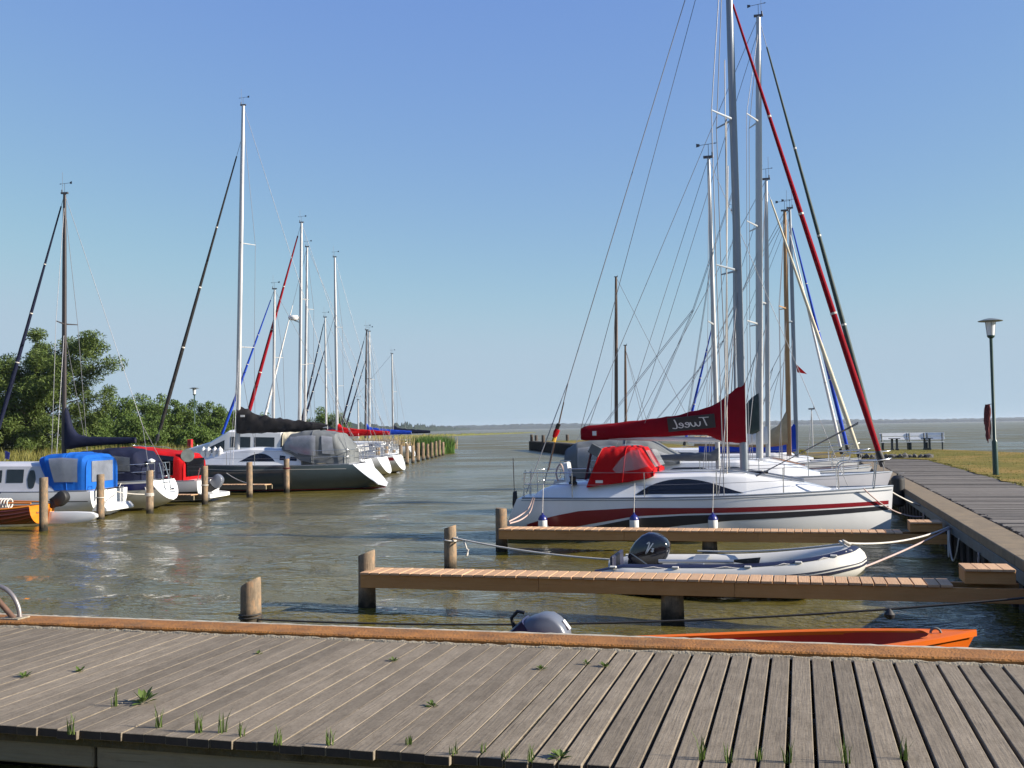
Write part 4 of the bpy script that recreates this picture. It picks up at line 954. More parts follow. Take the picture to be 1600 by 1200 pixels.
# red sprayhood with a clear pane: upright aft edge, raked front
hood = T.canopy('sprayhood', [(-2.42, 1.02, 1.18, 2.04, .34), (-2.0, 1.02, 1.24, 2.07, .2), (-1.5, 1.02, 1.30, 2.07, .05), (-1.06, 1.0, 1.38, 2.04, -.24), (-1.0, .98, 1.40, 1.75, -.12), (-.96, .96, 1.42, 1.56, 0)], MT['red'], exp=.27, crease=.45)
for sd in (1, -1):
    b = MB(); sidep = [(-1.84, 1.58), (-1.66, 1.80), (-1.42, 2.0), (-1.24, 2.0), (-1.05, 1.64), (-1.30, 1.57), (-1.76, 1.50)]
    b.add([Vector((x, sd*1.032, z)) for x, z in sidep], [tuple(range(len(sidep)))]); b.obj('clear_window', MT['clear'], hood, 0)
b = MB(); b.loft([[Vector((-.93-.19*f, y*(.9-.0*f), lerp(1.62, 1.98, f))) for y in (-1, -.5, 0, .5, 1)] for f in (0, .5, 1)], False, False); b.obj('clear_window', MT['clear'], hood, 0)
b = MB(); b.box((-2.22, -1.03, 2.0), (.26, .03, .22), Matrix.Rotation(.5, 3, 'Y')); b.obj('dark_flap', MT['gray'], hood, 0, .01)
b = MB(); b.box((-2.14, -1.032, 1.31), (.16, .012, .06)); b.obj('maker_patch', MT['fendw'], hood, 0)
mb_, mt_ = T.at(1163, 737), T.at(1133, -205)
T.rig(mb_, mt_, MT['alug'], r=.088, spread=(.328, .578), sw=.86, sweep=-.42, bow=T.at(1381, 731), stern=(-3.85, 0, 1.05), cx=.55, forefrac=.79, furl=(MT['dred'], .082, .03, .975), wr=.011, vane=False)
T.boom(T.at(1166, 688), T.at(908, 683), MT['whitecloth'], r=.055)
pb0, pb1 = T.at(1166, 672), T.at(908, 679); 
T.boom(pb0, pb1, MT['whitecloth'], MT['dred'], [(0, .28, 1.08, .13), (.03, .29, 1.0, .14), (.07, .27, .88, .145), (.13, .26, .70, .14), (.18, .20, .60, .135), (.22, .09, .54, .12), (.30, .08, .46, .11), (.48, .10, .34, .10), (.97, .15, .19, .08), (1, .12, .14, .06)], r=.03, wrinkle=.009)
# name panel on the cover: charcoal cloth with white lettering (mirrored as in the photograph)
p0, p1 = T.at(1117, 657, -.2), T.at(1043, 664.5, -.2); ang = math.atan2(p0.z-p1.z, p0.x-p1.x); ln = (p0-p1).length
b = MB(); b.box((0, 0, 0), (ln, .012, .31)); o = b.obj('name_panel', MT['charpaint'], T.root, 0, .004); mid = (p0+p1)/2
o.matrix_basis = Matrix.Translation((mid.x, -.155, mid.z)) @ Matrix.Rotation(-ang, 4, 'Y') @ Matrix.Rotation(.10, 4, 'X')
strokes('name_lettering', TWEEL, .085, MT['fendw'], o, Matrix.Translation((ln*.37, -.0095, -.095)) @ Matrix.Diagonal((.345, 1, .19, 1)))
b = MB(); q = T.at(930, 677); b.box((q.x, -.105, q.z), (.09, .012, .10)); b.obj('maker_patch', MT['fendw'], T.root, 0)
# hull lettering (mirrored, half hidden by the pier)
tx = T.h.t_of(-3.02); yp = T.h.pt(tx, .34, -1, .01)
strokes('hull_lettering', TWEEL, .09, MT['fendw'], T.root, Matrix.Translation((-2.62, yp.y-.012, .27)) @ Matrix.Rotation(-.06, 4, 'Z') @ Matrix.Diagonal((.34, 1, .24, 1)))
T.rails(stanch=(.36, .55, .72), hgt=.56)
# stern gear: mainsheet pole, winch, outboard bracket, ladder, furled ensign
q = T.at(915, 750); b = MB(); b.tube([q, T.at(925, 700)], .03, 8); b.obj('tiller_cover', MT['rust'], T.root)
b = MB(); b.lathe([(.09, 0), (.1, .05), (.065, .08), (.065, .15), (.085, .18), (.05, .2)], (-2.75, -.92, 1.24), 14); b.obj('winch', MT['rubber'], T.root)
b = MB(); b.lathe([(.09, 0), (.1, .05), (.065, .08), (.065, .15), (.085, .18), (.05, .2)], (-2.75, .92, 1.24), 14); b.obj('winch', MT['rubber'], T.root)
b = MB(); b.box((-3.2, .7, 1.42), (.14, .3, .55), Matrix.Rotation(-.15, 3, 'Y')); b.obj('outboard_bracket', MT['fendw'], T.root, 0, .03)
b = MB()
for yy in (-.3, .3): b.tube([(-4.1, yy, .5), (-4.0, yy, 1.55)], .016, 6)
for k in range(4): b.tube([(-4.08, -.3, .62+k*.24), (-4.08, .3, .62+k*.24)], .014, 6)
b.obj('boarding_ladder', MT['chrome'], T.root)
b = MB(); q0, q1 = T.at(857, 735, -.4), T.at(881, 628, -.4); b.tube([q0, q1], .014, 6); b.obj('flag_staff', MT['brownspar'], T.root)
for name, m, f0, f1, r0, r1 in (('ensign', MT['black'], .56, .68, .025, .05), ('ensign', MT['red'], .52, .60, .05, .06), ('ensign', MT['gold'], .46, .535, .05, .02)):
    b = MB(); d = q1-q0; b.tube([q0+d*f0+Vector((-.05, 0, -.06)), q0+d*(f0+f1)/2+Vector((-.02, 0, 0)), q0+d*f1], [r0, (r0+r1)*.62, r1], 8); b.obj(name, m, T.root)
b = MB(); pts = smooth_pts([T.at(884, 745, .9), T.at(876, 725, .9), T.at(869, 738, .9), T.at(872, 752, .9)], 14); b.tube(pts, .022, 6); b.obj('rope_hank', MT['roper'], T.root)
b = MB(); b.tube(smooth_pts([T.at(833, 777, -1.2), T.at(825, 795, -1.3), T.at(812, 806, -1.5), T.at(795, 815, -2.4)], 16), .016, 6); b.tube(smooth_pts([T.at(835, 778, -1.2), T.at(828, 800, -1.3), T.at(814, 812, -1.6), T.at(796, 818, -2.5)], 16), .016, 6); b.obj('stern_line', MT['roper'], T.root)
b = MB(); q = T.at(804, 775, -.9); b.prism([(-.03, .1), (.05, .12), (.07, -.25), (.0, -.42), (-.05, -.2)], (-.05, .05)); b.v = [(v[0]+q.x, v[1]+q.y, v[2]+q.z) for v in b.v]; b.tube([q, q+Vector((-.02, 0, .85))], .01, 6); b.obj('stern_light_staff', MT['rubber'], T.root)
for k, (px, lab) in enumerate(((848, 'leftmost white fender with blue top hanging on the white yacht'), (991, 'middle white fender with blue top hanging on the white yacht'), (1114, 'rightmost white fender with blue top hanging on the white yacht'))):
    p = at(px, 822, 22.58); fender(p, lab, .10, .46, 'fenders of the white yacht', hang=at(px+1, 752 if k else 757, 22.75))
# mooring lines and sheets of the yacht
T.wire('jib_sheet', T.at(1341, 660), T.at(1130, 772, -.9), .011, MT['wired']); T.wire('jib_sheet', T.at(1341, 662), T.at(1118, 776, -.9), .009, MT['wired'])
for dx in (0, 5, 11): T.wire('halyard', T.at(1131+dx, 760, -.75) if dx < 8 else T.at(1139, 745), mb_.lerp(mt_, .5+.016*dx)+Vector((-.14, -.1, 0)), .011, MT['rope'])

# ---- two sided mooring lines, ropes
def rope(label, pts, r=.014, m=None, name='mooring_rope', group='mooring ropes'):
    o = line(name, pts, r, m or MT['rope']); return tag(o, label, 'rope', group)
rope('short white line from the white yacht bow to the quay', sag((1.75, 23.9, 1.12), (2.6, 25.4, .62), .03), .018)
rope('slack grey line looping from the yacht bow down to the quay ring', sag((1.3, 23.5, 1.12), (2.58, 24.4, .46), .18), .015, MT['roper'])

# ---- yacht with grey sprayhood and tall silver mast
B2 = Boat('sailing_yacht', 'white sailing yacht with grey cockpit hood and tall silver mast behind the red covered boom', 'sailboat', -2.15, 30.6, False,
          Hull(9.2, 2.9, 1.0, 1.0, 1.14, tw=.78, tm=.45, p=2.2, bow_rake=.45, stern_rake=.4), MT['lav'], MT['white2'])
B2.cabin([(-2.8, 1.05, .98, 1.45), (-1.5, 1.05, 1.0, 1.56), (.5, 1.0, 1.0, 1.55), (1.6, .8, 1.02, 1.4), (2.7, .45, 1.05, 1.14)], MT['white'], wins=[(-1.4, -.2, .3, .75, 'round'), (.05, .9, .35, .75, 'round')])
B2.canopy('sprayhood', [(-4.3, 1.1, 1.0, 1.9), (-4.0, 1.2, 1.05, 2.12), (-2.4, 1.2, 1.2, 2.22), (-1.9, 1.15, 1.35, 2.1), (-1.05, 1.0, 1.45, 1.62)], MT['gray'], wins=[(-3.9, -2.9, .25, .8), (-2.6, -2.1, .3, .8), (-1.8, -1.2, .25, .75)], wm=MT['clear'])
B2.rig(B2.at(1187, 716), B2.at(1185, 26), MT['alu'], r=.10, spread=(.30, .52, .76), sw=.95, sweep=-.3, bow=B2.at(1382, 738), stern=(-4.5, 0, 1.1), furl=(MT['dgreen'], .085, .05, .93), wr=.009)
B2.boom(B2.at(1187, 668), B2.at(992, 672), MT['alu'], MT['graygreen'], [(0, .1, 1.0, .16), (.05, .2, .85, .17), (.12, .16, .58, .15), (.3, .12, .45, .13), (1, .1, .22, .08)], r=.07)
B2.rails(stanch=(.3, .45, .62, .76))
t = fender((2.45, 29.0, .72), 'big black fender hung between the yacht bows and the quay corner', .17, .8, 'black quay fenders', MT['rubber'], MT['rubber'], hang=(2.62, 29.0, 1.2))
# ---- small low boat between them
B3 = Boat('sailing_boat', 'small low white sailboat with thin silver mast between the two white yachts', 'sailboat', -1.9, 27.0, False,
          Hull(6.4, 2.2, .62, .60, .78, D=.3, tw=.75), MT['white2'], MT['deck'])
B3.cabin([(-1.6, .75, .6, .95), (.6, .75, .62, 1.0), (1.7, .45, .68, .74)], MT['white'], wins=[(-1, .3, .3, .75, 'round')])
B3.rig(B3.at(1123, 760), B3.at(1107, 247), MT['alu'], r=.06, spread=(.49,), sw=.6, sweep=-.1, bow=(3.1, 0, .8), stern=(-3.1, 0, .66), wr=.007, back=1)
B3.boom(B3.at(1123, 716), B3.at(1020, 716), MT['alu'], MT['gray'], [(0, .06, .3, .08), (.1, .08, .16, .1), (1, .05, .07, .05)], r=.04)
# ---- further boats on the right quay, bows to the quay
B4 = Boat('sailing_yacht', 'white sailboat with cream furled foresail close behind the grey hooded yacht', 'sailboat', -2.0, 35.0, False, Hull(8.4, 2.7, .95, .92, 1.1, tw=.75, bow_rake=.6), MT['white2'], MT['deck'])
B4.cabin([(-2.6, .95, .9, 1.4), (1.0, .9, .95, 1.42), (2.3, .5, 1.0, 1.1)], MT['white'], wins=[(-1.8, -.3, .3, .75, 'round'), (0, .8, .3, .75, 'round')])
B4.rig(B4.at(1200, 714), B4.at(1197, 281), MT['alu'], r=.075, spread=(.55,), sw=.8, bow=B4.at(1346, 720), stern=(-4.1, 0, 1.0), furl=(MT['cream'], .085, .04, .95), wr=.009, forefrac=.975)
B4.boom(B4.at(1200, 690), B4.at(1075, 690), MT['alu'], MT['whitecloth'], [(0, .08, .55, .09), (.1, .1, .3, .12), (1, .06, .1, .06)], r=.05); B4.rails(stanch=(.4, .6))
B5 = Boat('wooden_sailboat', 'sailboat with varnished wooden mast and beige boom cover among the right berths', 'sailboat', -1.6, 38.6, False, Hull(8.0, 2.6, .85, .8, 1.05, tw=.7, bow_rake=.8), MT['white'], MT['teak'])
B5.cabin([(-2.2, .85, .85, 1.3), (.8, .8, .88, 1.3), (1.8, .5, .95, 1.05)], MT['teak'], wins=[(-1.4, .4, .3, .75, 'round')])
B5.rig(B5.at(1233, 712), B5.at(1226, 330), MT['sparwood'], r=.085, spread=(.6,), sw=.7, bow=B5.at(1317, 714), stern=(-3.8, 0, .95), furl=(MT['whitecloth'], .065, .04, .9), wr=.009)
B5.boom(B5.at(1231, 690), B5.at(1085, 690), MT['sparwood'], MT['beige'], [(0, .1, 1.1, .10), (.04, .12, .9, .13), (.1, .16, .58, .16), (.2, .2, .34, .17), (.4, .2, .24, .16), (1, .16, .2, .1)], r=.06)
B6 = Boat('sailing_yacht', 'white sailboat with royal blue boom cover and blue furled foresail on the right quay', 'sailboat', -1.9, 42.6, False, Hull(8.4, 2.7, .95, .92, 1.15, tw=.75, bow_rake=.6), MT['white2'], MT['deck'])
B6.cabin([(-2.6, .95, .9, 1.35), (1.0, .9, .95, 1.38), (2.3, .5, 1.0, 1.1)], MT['white'], wins=[(-1.8, -.3, .3, .75, 'round'), (0, .8, .3, .75, 'round')])
B6.rig(B6.at(1245, 722), B6.at(1234, 326), MT['alug'], r=.08, spread=(.55,), sw=.8, bow=B6.at(1326, 708), stern=(-4.1, 0, 1.0), furl=(MT['blue2'], .09, .03, .96), wr=.010, forefrac=.96)
B6.boom(B6.at(1244, 701), B6.at(1092, 703), MT['alu'], MT['blue2'], [(0, .1, 1.05, .1), (.03, .12, .95, .13), (.1, .14, .65, .16), (.25, .16, .4, .16), (1, .14, .2, .1)], r=.05); B6.rails(stanch=(.4, .6))
b = MB(); q = B6.at(1243, 568); b.add([q, q+Vector((.06, 0, -.35)), q+Vector((.42, .05, -.42))], [(0, 1, 2)]); b.add([q+Vector((0, .01, 0)), q+Vector((.42, .06, -.42)), q+Vector((.06, .01, -.35))], [(0, 1, 2)]); b.obj('pennant', MT['red'], B6.root, 0)
B7 = Boat('motor_cruiser', 'low white cabin boat farthest along the right quay', 'boat', -1.4, 47.0, False, Hull(7.0, 2.5, .9, .85, 1.05, bow_rake=.6), MT['white2'], MT['deck'])
B7.cabin([(-2.2, .95, .85, 1.5), (.6, .9, .9, 1.55), (1.2, .7, .95, 1.2), (2.0, .4, 1, 1.05)], MT['white'], wins=[(-1.9, -.8, .4, .85), (-.6, .5, .4, .85)])
B7.rig(B7.at(1270, 700), B7.at(1268, 640), MT['alu'], r=.03, spread=(), vane=False, inner=False)
for bt, mb0, mt0, e0, e1 in ((T, (1163, 737), (1133, -205), (1166, 668), (908, 668)), (B2, (1187, 716), (1185, 26), (1187, 664), (992, 668)), (B4, (1200, 714), (1197, 281), (1200, 688), (1075, 688)),
                             (B5, (1233, 712), (1226, 330), (1231, 688), (1085, 688)), (B6, (1245, 722), (1234, 326), (1244, 700), (1092, 702))):
    m0, m1, b0, b1 = (bt.at(*q) for q in (mb0, mt0, e0, e1))
    bt.wire('topping_lift', b1, m0.lerp(m1, .97), .007, MT['wired'])
    for sd in (1, -1):
        j = m0.lerp(m1, .46)+Vector((-.05, sd*.1, 0)); k = j.lerp(b0.lerp(b1, .55), .5)+Vector((0, sd*.05, 0))
        for f in (.35, .6, .85): bt.wire('lazy_jack', k if f > .4 else j.lerp(k, .5), b0.lerp(b1, f)+Vector((0, sd*.12, .1)), .006, MT['wire'])
        bt.wire('lazy_jack', j, k, .006, MT['wire'])
# ketch with brown spars lying inside the mole
B8 = Boat('traditional_ketch', 'traditional boat with two dark brown masts far behind the red boom near the mole', 'sailboat', -11.2, 75.0, False, Hull(9.5, 3.2, .9, .8, 1.2, bow_rake=.4), MT['brown'], MT['teak'])
B8.cabin([(-2.2, .9, .8, 1.25), (1.5, .8, .85, 1.25)], MT['teak'])
B8.rig(B8.at(963, 690), B8.at(962.5, 433), MT['brownspar'], r=.13, spread=(), bow=(4.6, 0, 1.3), wr=.014, vane=False, inner=False, wm=MT['wired'])
B8.rig(B8.at(978, 690), B8.at(977, 540), MT['brownspar'], r=.10, spread=(), wr=.014, vane=False, inner=False, wm=MT['wired'], cx=1.2)
B8b = Boat('sailing_yacht', 'far sailboat with blue furled foresail leaning left, seen behind the thin silver mast', 'sailboat', -6.6, 54.0, True, Hull(8.4, 2.7, .95, .9, 1.15, bow_rake=.6), MT['white2'], MT['deck'])
B8b.rig(B8b.at(1150, 715), B8b.at(1146, 330), MT['alug'], r=.07, spread=(.55,), bow=B8b.at(1068, 700), stern=(-4.1, 0, 1), furl=(MT['blue2'], .085, .04, .6), wr=.010, forefrac=.9)
B8b.cabin([(-2.6, .95, .9, 1.35), (1.0, .9, .95, 1.38), (2.3, .5, 1.0, 1.1)], MT['white'], wins=[(-1.8, .3, .3, .75, 'round')])

# ---- grey inflatable dinghy with its outboard
D = thing('inflatable_dinghy', 'pale grey inflatable dinghy with navy bands and a black tilted outboard', 'dinghy', (-1.05, 16.35, 0))
def side_path(sd, n=36): return smooth_pts([(-1.95, sd*.62, .24), (-.9, sd*.64, .25), (.3, sd*.63, .28), (1.1, sd*.55, .36), (1.6, sd*.32, .45), (1.76, 0, .49)], n)
Lp = side_path(-1); Rp = side_path(1); loop = Lp+Rp[::-1][1:]; nL = len(loop)
R_ = [.215*(.55+.45*min(1, min(i, nL-1-i)/3)) for i in range(nL)]
b = MB(); b.tube(loop, R_, 16); b.obj('tube', MT['rubberw'], D, 60)
def tube_band(name, a0, a1, off, m, parent):
    b = MB(); rings = []
    for i, p in enumerate(loop):
        tn = (loop[min(i+1, nL-1)]-loop[max(0, i-1)]).normalized(); out = Vector((tn.y, -tn.x, 0)).normalized()
        rings.append([p+(out*cos(a)+Vector((0, 0, 1))*sin(a))*(R_[i]+off) for a in np.linspace(a0, a1, 5)])
    b.loft(rings, False, False); return b.obj(name, m, parent, 60)
tube_band('navy_band', 1.0, 1.5, .006, MT['rubberb'], D); tube_band('rub_strake', -.12, .02, .02, MT['rubberb'], D); tube_band('rub_strake', .12, .2, .012, MT['rubberb'], D)
b = MB(); b.box((-.35, 0, .14), (2.9, .95, .05)); b.obj('floor', MT['steel'], D, 0, .01)
b = MB(); b.box((-1.72, 0, .34), (.06, .95, .42)); b.obj('transom', MT['rubberb'], D, 0, .02)
b = MB(); b.box((-.45, 0, .46), (.22, 1.1, .03)); b.obj('seat', MT['alug'], D, 0, .008)
b = MB(); b.tube([(-1.0, -.55, .5), (.1, -.62, .52)], .028, 8); b.obj('oar', MT['alu'], D)
b = MB(); b.prism([(0, -.02), (.35, -.06), (.38, .06), (0, .02)], (-.01, .01)); o = b.obj('oar_blade', MT['rubber'], D); o.location = (.1, -.62, .53)
for sd in (-1, 1):
    P = side_path(sd, 36); gp = []
    for i in range(2, 33): gp.append(P[i]+Vector((0, sd*.12, .19-.05*abs(sin(i*pi/6)))))
    line('grab_line', gp, .013, MT['rope'], D)
    for i in range(2, 33, 6): 
        b = MB(); b.box(P[i]+Vector((0, sd*.12, .185)), (.1, .07, .03)); b.obj('line_patch', MT['rubberw'], D, 0, .008)
line('stern_line', smooth_pts([(-1.9, -.75, .3), (-1.75, -.84, .12), (-1.5, -.86, .06), (-1.2, -.84, .14), (-1.1, -.8, .3)], 18), .013, MT['rope'], D)
line('bow_rope_bundle', smooth_pts([(1.72, -.12, .68), (1.6, .05, .76), (1.72, .12, .7), (1.64, -.05, .78), (1.75, 0, .72)], 20), .018, MT['rope'], D)
om = outboard(D, (-1.28, -.05, .34), 1.08, .50)
strokes('cowl_lettering', [[(-.1, .8), (.04, 1.0), (.12, .7), (.2, 0)], [(.2, 0), (.34, 1.1)], [(.62, .72), (.48, .66), (.6, .56), (.62, .46), (.46, .46)]], .09, MT['fendw'], om, Matrix.Translation((-.10, -.172, .20)) @ Matrix.Diagonal((.17, 1, .17, 1)), mirror=False)
b = MB(); b.add([(-.26, -.166, .10), (.18, -.166, .06), (.18, -.166, .075), (-.26, -.166, .115)], [(0, 1, 2, 3)]); b.obj('cowl_stripe', MT['alug'], om, 0)
rope('long white line from the lone post to the stern of the grey dinghy', sag((-5.9, 17.75, .60), (-2.8, 16.95, .36), .06), .017)
rope('upper white line from the quay ring over the grey dinghy bow', sag((2.55, 20.3, .62), (.66, 16.35, .74), .10)+sag((.66, 16.35, .74), (-1.6, 17.15, .5), .05)[1:], .016)
rope('lower pinkish line from the quay ring down to the front of the grey dinghy', sag((2.55, 20.25, .60), (.70, 16.1, .36), .03), .016, MT['roper'])
rope('loose rope loops hanging from the quay ring by the dinghy', smooth_pts([(2.53, 20.3, .6), (2.50, 20.1, .2), (2.5, 20.0, .15), (2.52, 20.05, .5), (2.53, 20.3, .6), (2.5, 19.8, .25), (2.5, 19.5, .12), (2.52, 19.2, .3), (2.55, 19.1, .55)], 50), .012)
t = rope('tail of white rope knotted round the lone post between the finger piers', smooth_pts([(-5.87+.125*cos(a)-.12, 17.83+.125*sin(a), .6-.01*a) for a in np.linspace(0, 6.5, 14)]+[(-5.7, 17.7, .55), (-5.62, 17.68, .35), (-5.64, 17.66, .3), (-5.6, 17.66, .42)], 60), .014)
pA, pB = Vector((-6.64, 12.12, .15)), at(1625, 932, 12.5)
rope('dark wet rope sagging from the slanted post to the right quay wall', sag(pA, pB, .16, 30), .013, MT['roped'])
q = at(1390, 961, 12.42)
b = MB(); b.lathe([(.01, -.05), (.05, -.03), (.06, .01), (.03, .05), (.01, .07)], q, 10); tag(b.obj('rope_float', MT['rubber'], None), 'small black float tied into the dark wet rope', 'float')
rope('two turns of dark rope round the slanted post', [(-6.77+.142*cos(a), 12.17+.142*sin(a), .14+.006*a) for a in np.linspace(0, 12.5, 40)], .013, MT['roped'])

# ---- orange rowing boat below the front quay, with a tilted grey outboard
O = thing('rowing_boat', 'bright orange open boat with red inside below the front quay', 'rowing boat', (-.62, 10.55, 0))
oh = Hull(4.3, 1.36, .22, .36, .57, D=.18, tw=.86, tm=.4, p=2.6, bow_rake=.30, stern_rake=-.05, vee=2.4, full=.5)
ts = [k/30 for k in range(31)]
b = MB(); rings = []
for t_ in ts:
    sh, k_ = oh.sheer(t_), oh.keel(t_); zs = [sh+(k_-sh)*(j/10) for j in range(11)]; rings.append([oh.pt(t_, z, 1) for z in zs]+[oh.pt(t_, z, -1) for z in zs[::-1][1:]])
b.loft(rings, False, False); b.add(rings[0], [tuple(range(len(rings[0])))]); b.obj('hull', MT['orange'], O, 40)
b = MB(); rings = []
for t_ in [k*.955/30 for k in range(31)]:
    sh, k_ = oh.sheer(t_)-.012, max(oh.keel(t_)+.07, -.06+.3*max(0, t_-.6)); g = 1-.085/max(.1, oh.hb(t_)); zs = [sh+(k_-sh)*(j/8) for j in range(9)]
    f = lambda z, sd: Vector((oh.x(t_, z)*.985+.0, sd*max(.01, oh.y(t_, z)*g), z)); rings.append([f(z, 1) for z in zs]+[f(z, -1) for z in zs[::-1]])
b.loft(rings, False, False); b.add(rings[-1], [tuple(range(len(rings[-1])))]); b.obj('inner_shell', MT['orangered'], O, 40)
for sd in (1, -1):
    b = MB(); rr = []
    for t_ in ts:
        sh = oh.sheer(t_); p = Vector((oh.x(t_, sh), sd*oh.hb(t_), sh)); w = min(.09, oh.hb(t_)); rr.append([p+Vector((0, sd*.02, -.035)), p+Vector((0, sd*.02, .008)), p+Vector((0, -sd*w*.5, .02)), p+Vector((0, -sd*w, .004)), p+Vector((0, -sd*w, -.03))])
    b.loft(rr, False, False); b.obj('gunwale', MT['orange'], O, 40)
b = MB(); rr = []
for t_ in [lerp(.905, .995, k/8) for k in range(9)]:
    sh = oh.sheer(t_); y = oh.hb(t_)-.03; cut = 0
    rr.append([Vector((oh.x(t_, sh)-(.28*(1-abs(f))**1.5 if False else 0)+(0 if t_ > .906 else -.10*f*f), y*f, sh+.012)) for f in (-1, -.6, 0, .6, 1)])
b.loft(rr, False, False); b.obj('foredeck', MT['orange'], O, 40)
b = MB(); b.box((-.2, 0, .2), (.24, 1.1, .04)); b.obj('thwart', MT['orangered'], O, 0, .01); b = MB(); b.box((-1.4, 0, .17), (.3, 1.0, .04)); b.obj('thwart', MT['orangered'], O, 0, .01)
line('bow_ring', [(1.80+.045*cos(a), 0, .545+.045*sin(a)) for a in np.linspace(0, pi, 10)], .012, MT['steel'], O)
line('cleat', [(-.5, .66, .32), (-.3, .66, .33)], .015, MT['steel'], O)
om = outboard(O, (-2.08, -.05, .24), .92, .92, MT['motorgray'])
for ch in om.children:
    if ch.name.startswith('cowling'):
        b = MB(); b.prism([(-.30, -.05), (.16, -.06), (.2, .14), (-.32, .2)], (-.172, .172), 0, .04); b.obj('cowl_skirt', MT['motornavy'], om, 40)
b = MB(); b.add([(-.1, -.176, .04), (.1, -.176, .03), (.1, -.176, .13), (-.1, -.176, .15)], [(0, 1, 2, 3)]); b.obj('red_decal', MT['red'], om, 0)
b = MB(); b.box((.02, 0, .528), (.12, .09, .012)); b.obj('white_sticker', MT['fendw'], om, 0, .002)
line('carry_handle', [(-.3, -.0, .02), (-.4, 0, .06), (-.42, 0, .16), (-.36, 0, .22)], .022, MT['rubber'], om)

# ------------------------------------------------------------------ boats on the left
V = thing('rowing_boat', 'varnished wooden boat with orange transom and white rudder blade at the left edge', 'rowing boat', (-22.75, 24.85, 0), pi+.12)
vh = Hull(4.7, 1.7, .60, .52, .85, D=.2, tw=.72, tm=.45, p=2.0, bow_rake=.5, vee=2.2, full=.5)
b = MB(); rings = []
for t_ in ts:
    sh, k_ = vh.sheer(t_), vh.keel(t_); zs = [sh+(k_-sh)*(j/10) for j in range(11)]; rings.append([vh.pt(t_, z, 1) for z in zs]+[vh.pt(t_, z, -1) for z in zs[::-1][1:]])
b.loft(rings, False, False); b.obj('hull', MT['varnish'], V, 40)
b = MB(); b.add([p+Vector((-.006, 0, 0)) for p in rings[0]], [tuple(range(len(rings[0])))]); b.add([p+Vector((.04, 0, 0)) for p in rings[0]], [tuple(range(len(rings[0])))]); b.obj('transom', MT['varnisho'], V, 0)
for k in range(1, 5):
    for sd in (1, -1):
        b = MB(); b.loft([[vh.pt(t_, vh.keel(t_)+(vh.sheer(t_)-vh.keel(t_))*(f), sd, o_) for f, o_ in ((.28+.15*k, .002), (.28+.15*k+.012, .014), (.28+.15*k+.05, .003))] for t_ in ts], False, False); b.obj('strake', MT['varnish'], V, 40)
for sd in (1, -1): 
    b = MB(); b.tube([vh.pt(t_, vh.sheer(t_), sd) for t_ in ts], .028, 6); b.obj('gunwale', MT['varnisho'], V)
b = MB(); b.loft([[vh.pt(t_, .10, sd_, .006) if q == 0 else vh.pt(t_, .04, sd_, .006) for q in (0, 1)] for sd_ in (1,) for t_ in ts], False, False); b.obj('boot_stripe', MT['white'], V, 0)
b = MB(); b.box((.2, 0, .46), (3.9, 1.2, .03)); b.obj('inner_deck', MT['sidewood'], V, 0, .006)
for yy in (-.28, .3): 
    b = MB(); b.tube([(-2.2, yy, .66), (.6, yy*1.5, .72)], .026, 7); b.obj('oar', MT['varnisho'], V)
b = MB(); b.box((-2.37, .12, .40), (.02, .36, .05)); b.obj('transom_handle', MT['teak'], V, 0, .008)
for k in range(4): line('rope_coil', [(-1.55+k*.09, .28+.13*cos(a), .66+.13*sin(a)) for a in np.linspace(0, 2*pi, 15)], .024, MT['rope'], V)
b = MB(); b.prism([(0, .05), (-.1, .48), (-.02, .52), (.06, .1)], (-.035, .035)); o = b.obj('rudder_head', MT['varnisho'], V); o.location = (-2.46, -.12, 0)
b = MB(); b.prism([(.05, .06), (-.4, .05), (-1.0, .09), (-1.32, .15), (-1.45, .24), (-1.44, .32), (-1.3, .38), (-.8, .40), (0, .40)], (-.06, .06), 0, .06); o = b.obj('rudder_blade', MT['white'], V); o.location = (-2.5, -.12, .0)
outboard(V, (-2.5, -.45, .68), .75, -1.0, MT['rubber'])

LY = 0.15     # the left berths lie a little askew
VIN = glassmat('grey_vinyl_window', (.22, .24, .28), .85, .12)
CB = Boat('cabin_cruiser', 'white cabin cruiser with bright blue canvas hood and a swim step', 'motorboat', -24.83, 28.15, True, Hull(8.0, 2.6, .82, .84, 1.1, tw=.9, tm=.4, p=2.4, bow_rake=.7, stern_rake=.0, vee=2.8, full=.45), MT['white'], MT['white2'], yaw=LY)
CB.cabin([(-2.75, 1.06, .82, 1.66), (.6, 1.1, .84, 1.70), (1.6, 1.0, .88, 1.62), (2.0, .9, .9, 1.3), (3.0, .5, 1.0, 1.12)], MT['lav'], wins=[(-2.15, -1.88, .12, .85, 'round'), (-1.75, -1.2, .35, .88), (-1.05, -.2, .35, .85), (0, 1.0, .35, .85)], wm=MT['tint'])
CB.canopy('canvas_hood', [(-3.75, .98, .85, 1.80), (-3.62, 1.02, .85, 1.93), (-3.1, 1.06, .85, 1.99, .12), (-2.78, 1.06, .85, 1.95, .42), (-2.68, 1.03, .86, 1.86, .50)], MT['blue'], wins=[(-3.52, -2.86, .22, .86)], wm=VIN, exp=.30, crease=.5)
b = MB(); b.loft([[Vector((-3.77, y, z)) for y in (-.66, 0, .66)] for z in (1.08, 1.4, 1.72)], False, False); b.obj('rear_window', VIN, CB.root, 0)
b = MB(); b.prism([(-.40, .2), (.1, .2), (.1, .42), (-.28, .40), (-.40, .26)], (-.8, .95), 0, .03); o = b.obj('swim_step', MT['white'], CB.root, 40); o.location = (-4.02, 0, 0)
CB.strip('charcoal_line', [(-3.9, .50), (3.6, .62)], [(-3.9, .525), (3.6, .65)], MT['charpaint']); CB.strip('navy_line', [(-1.2, .79), (3.6, .95)], [(-1.2, .83), (3.6, 1.0)], MT['navypaint'])
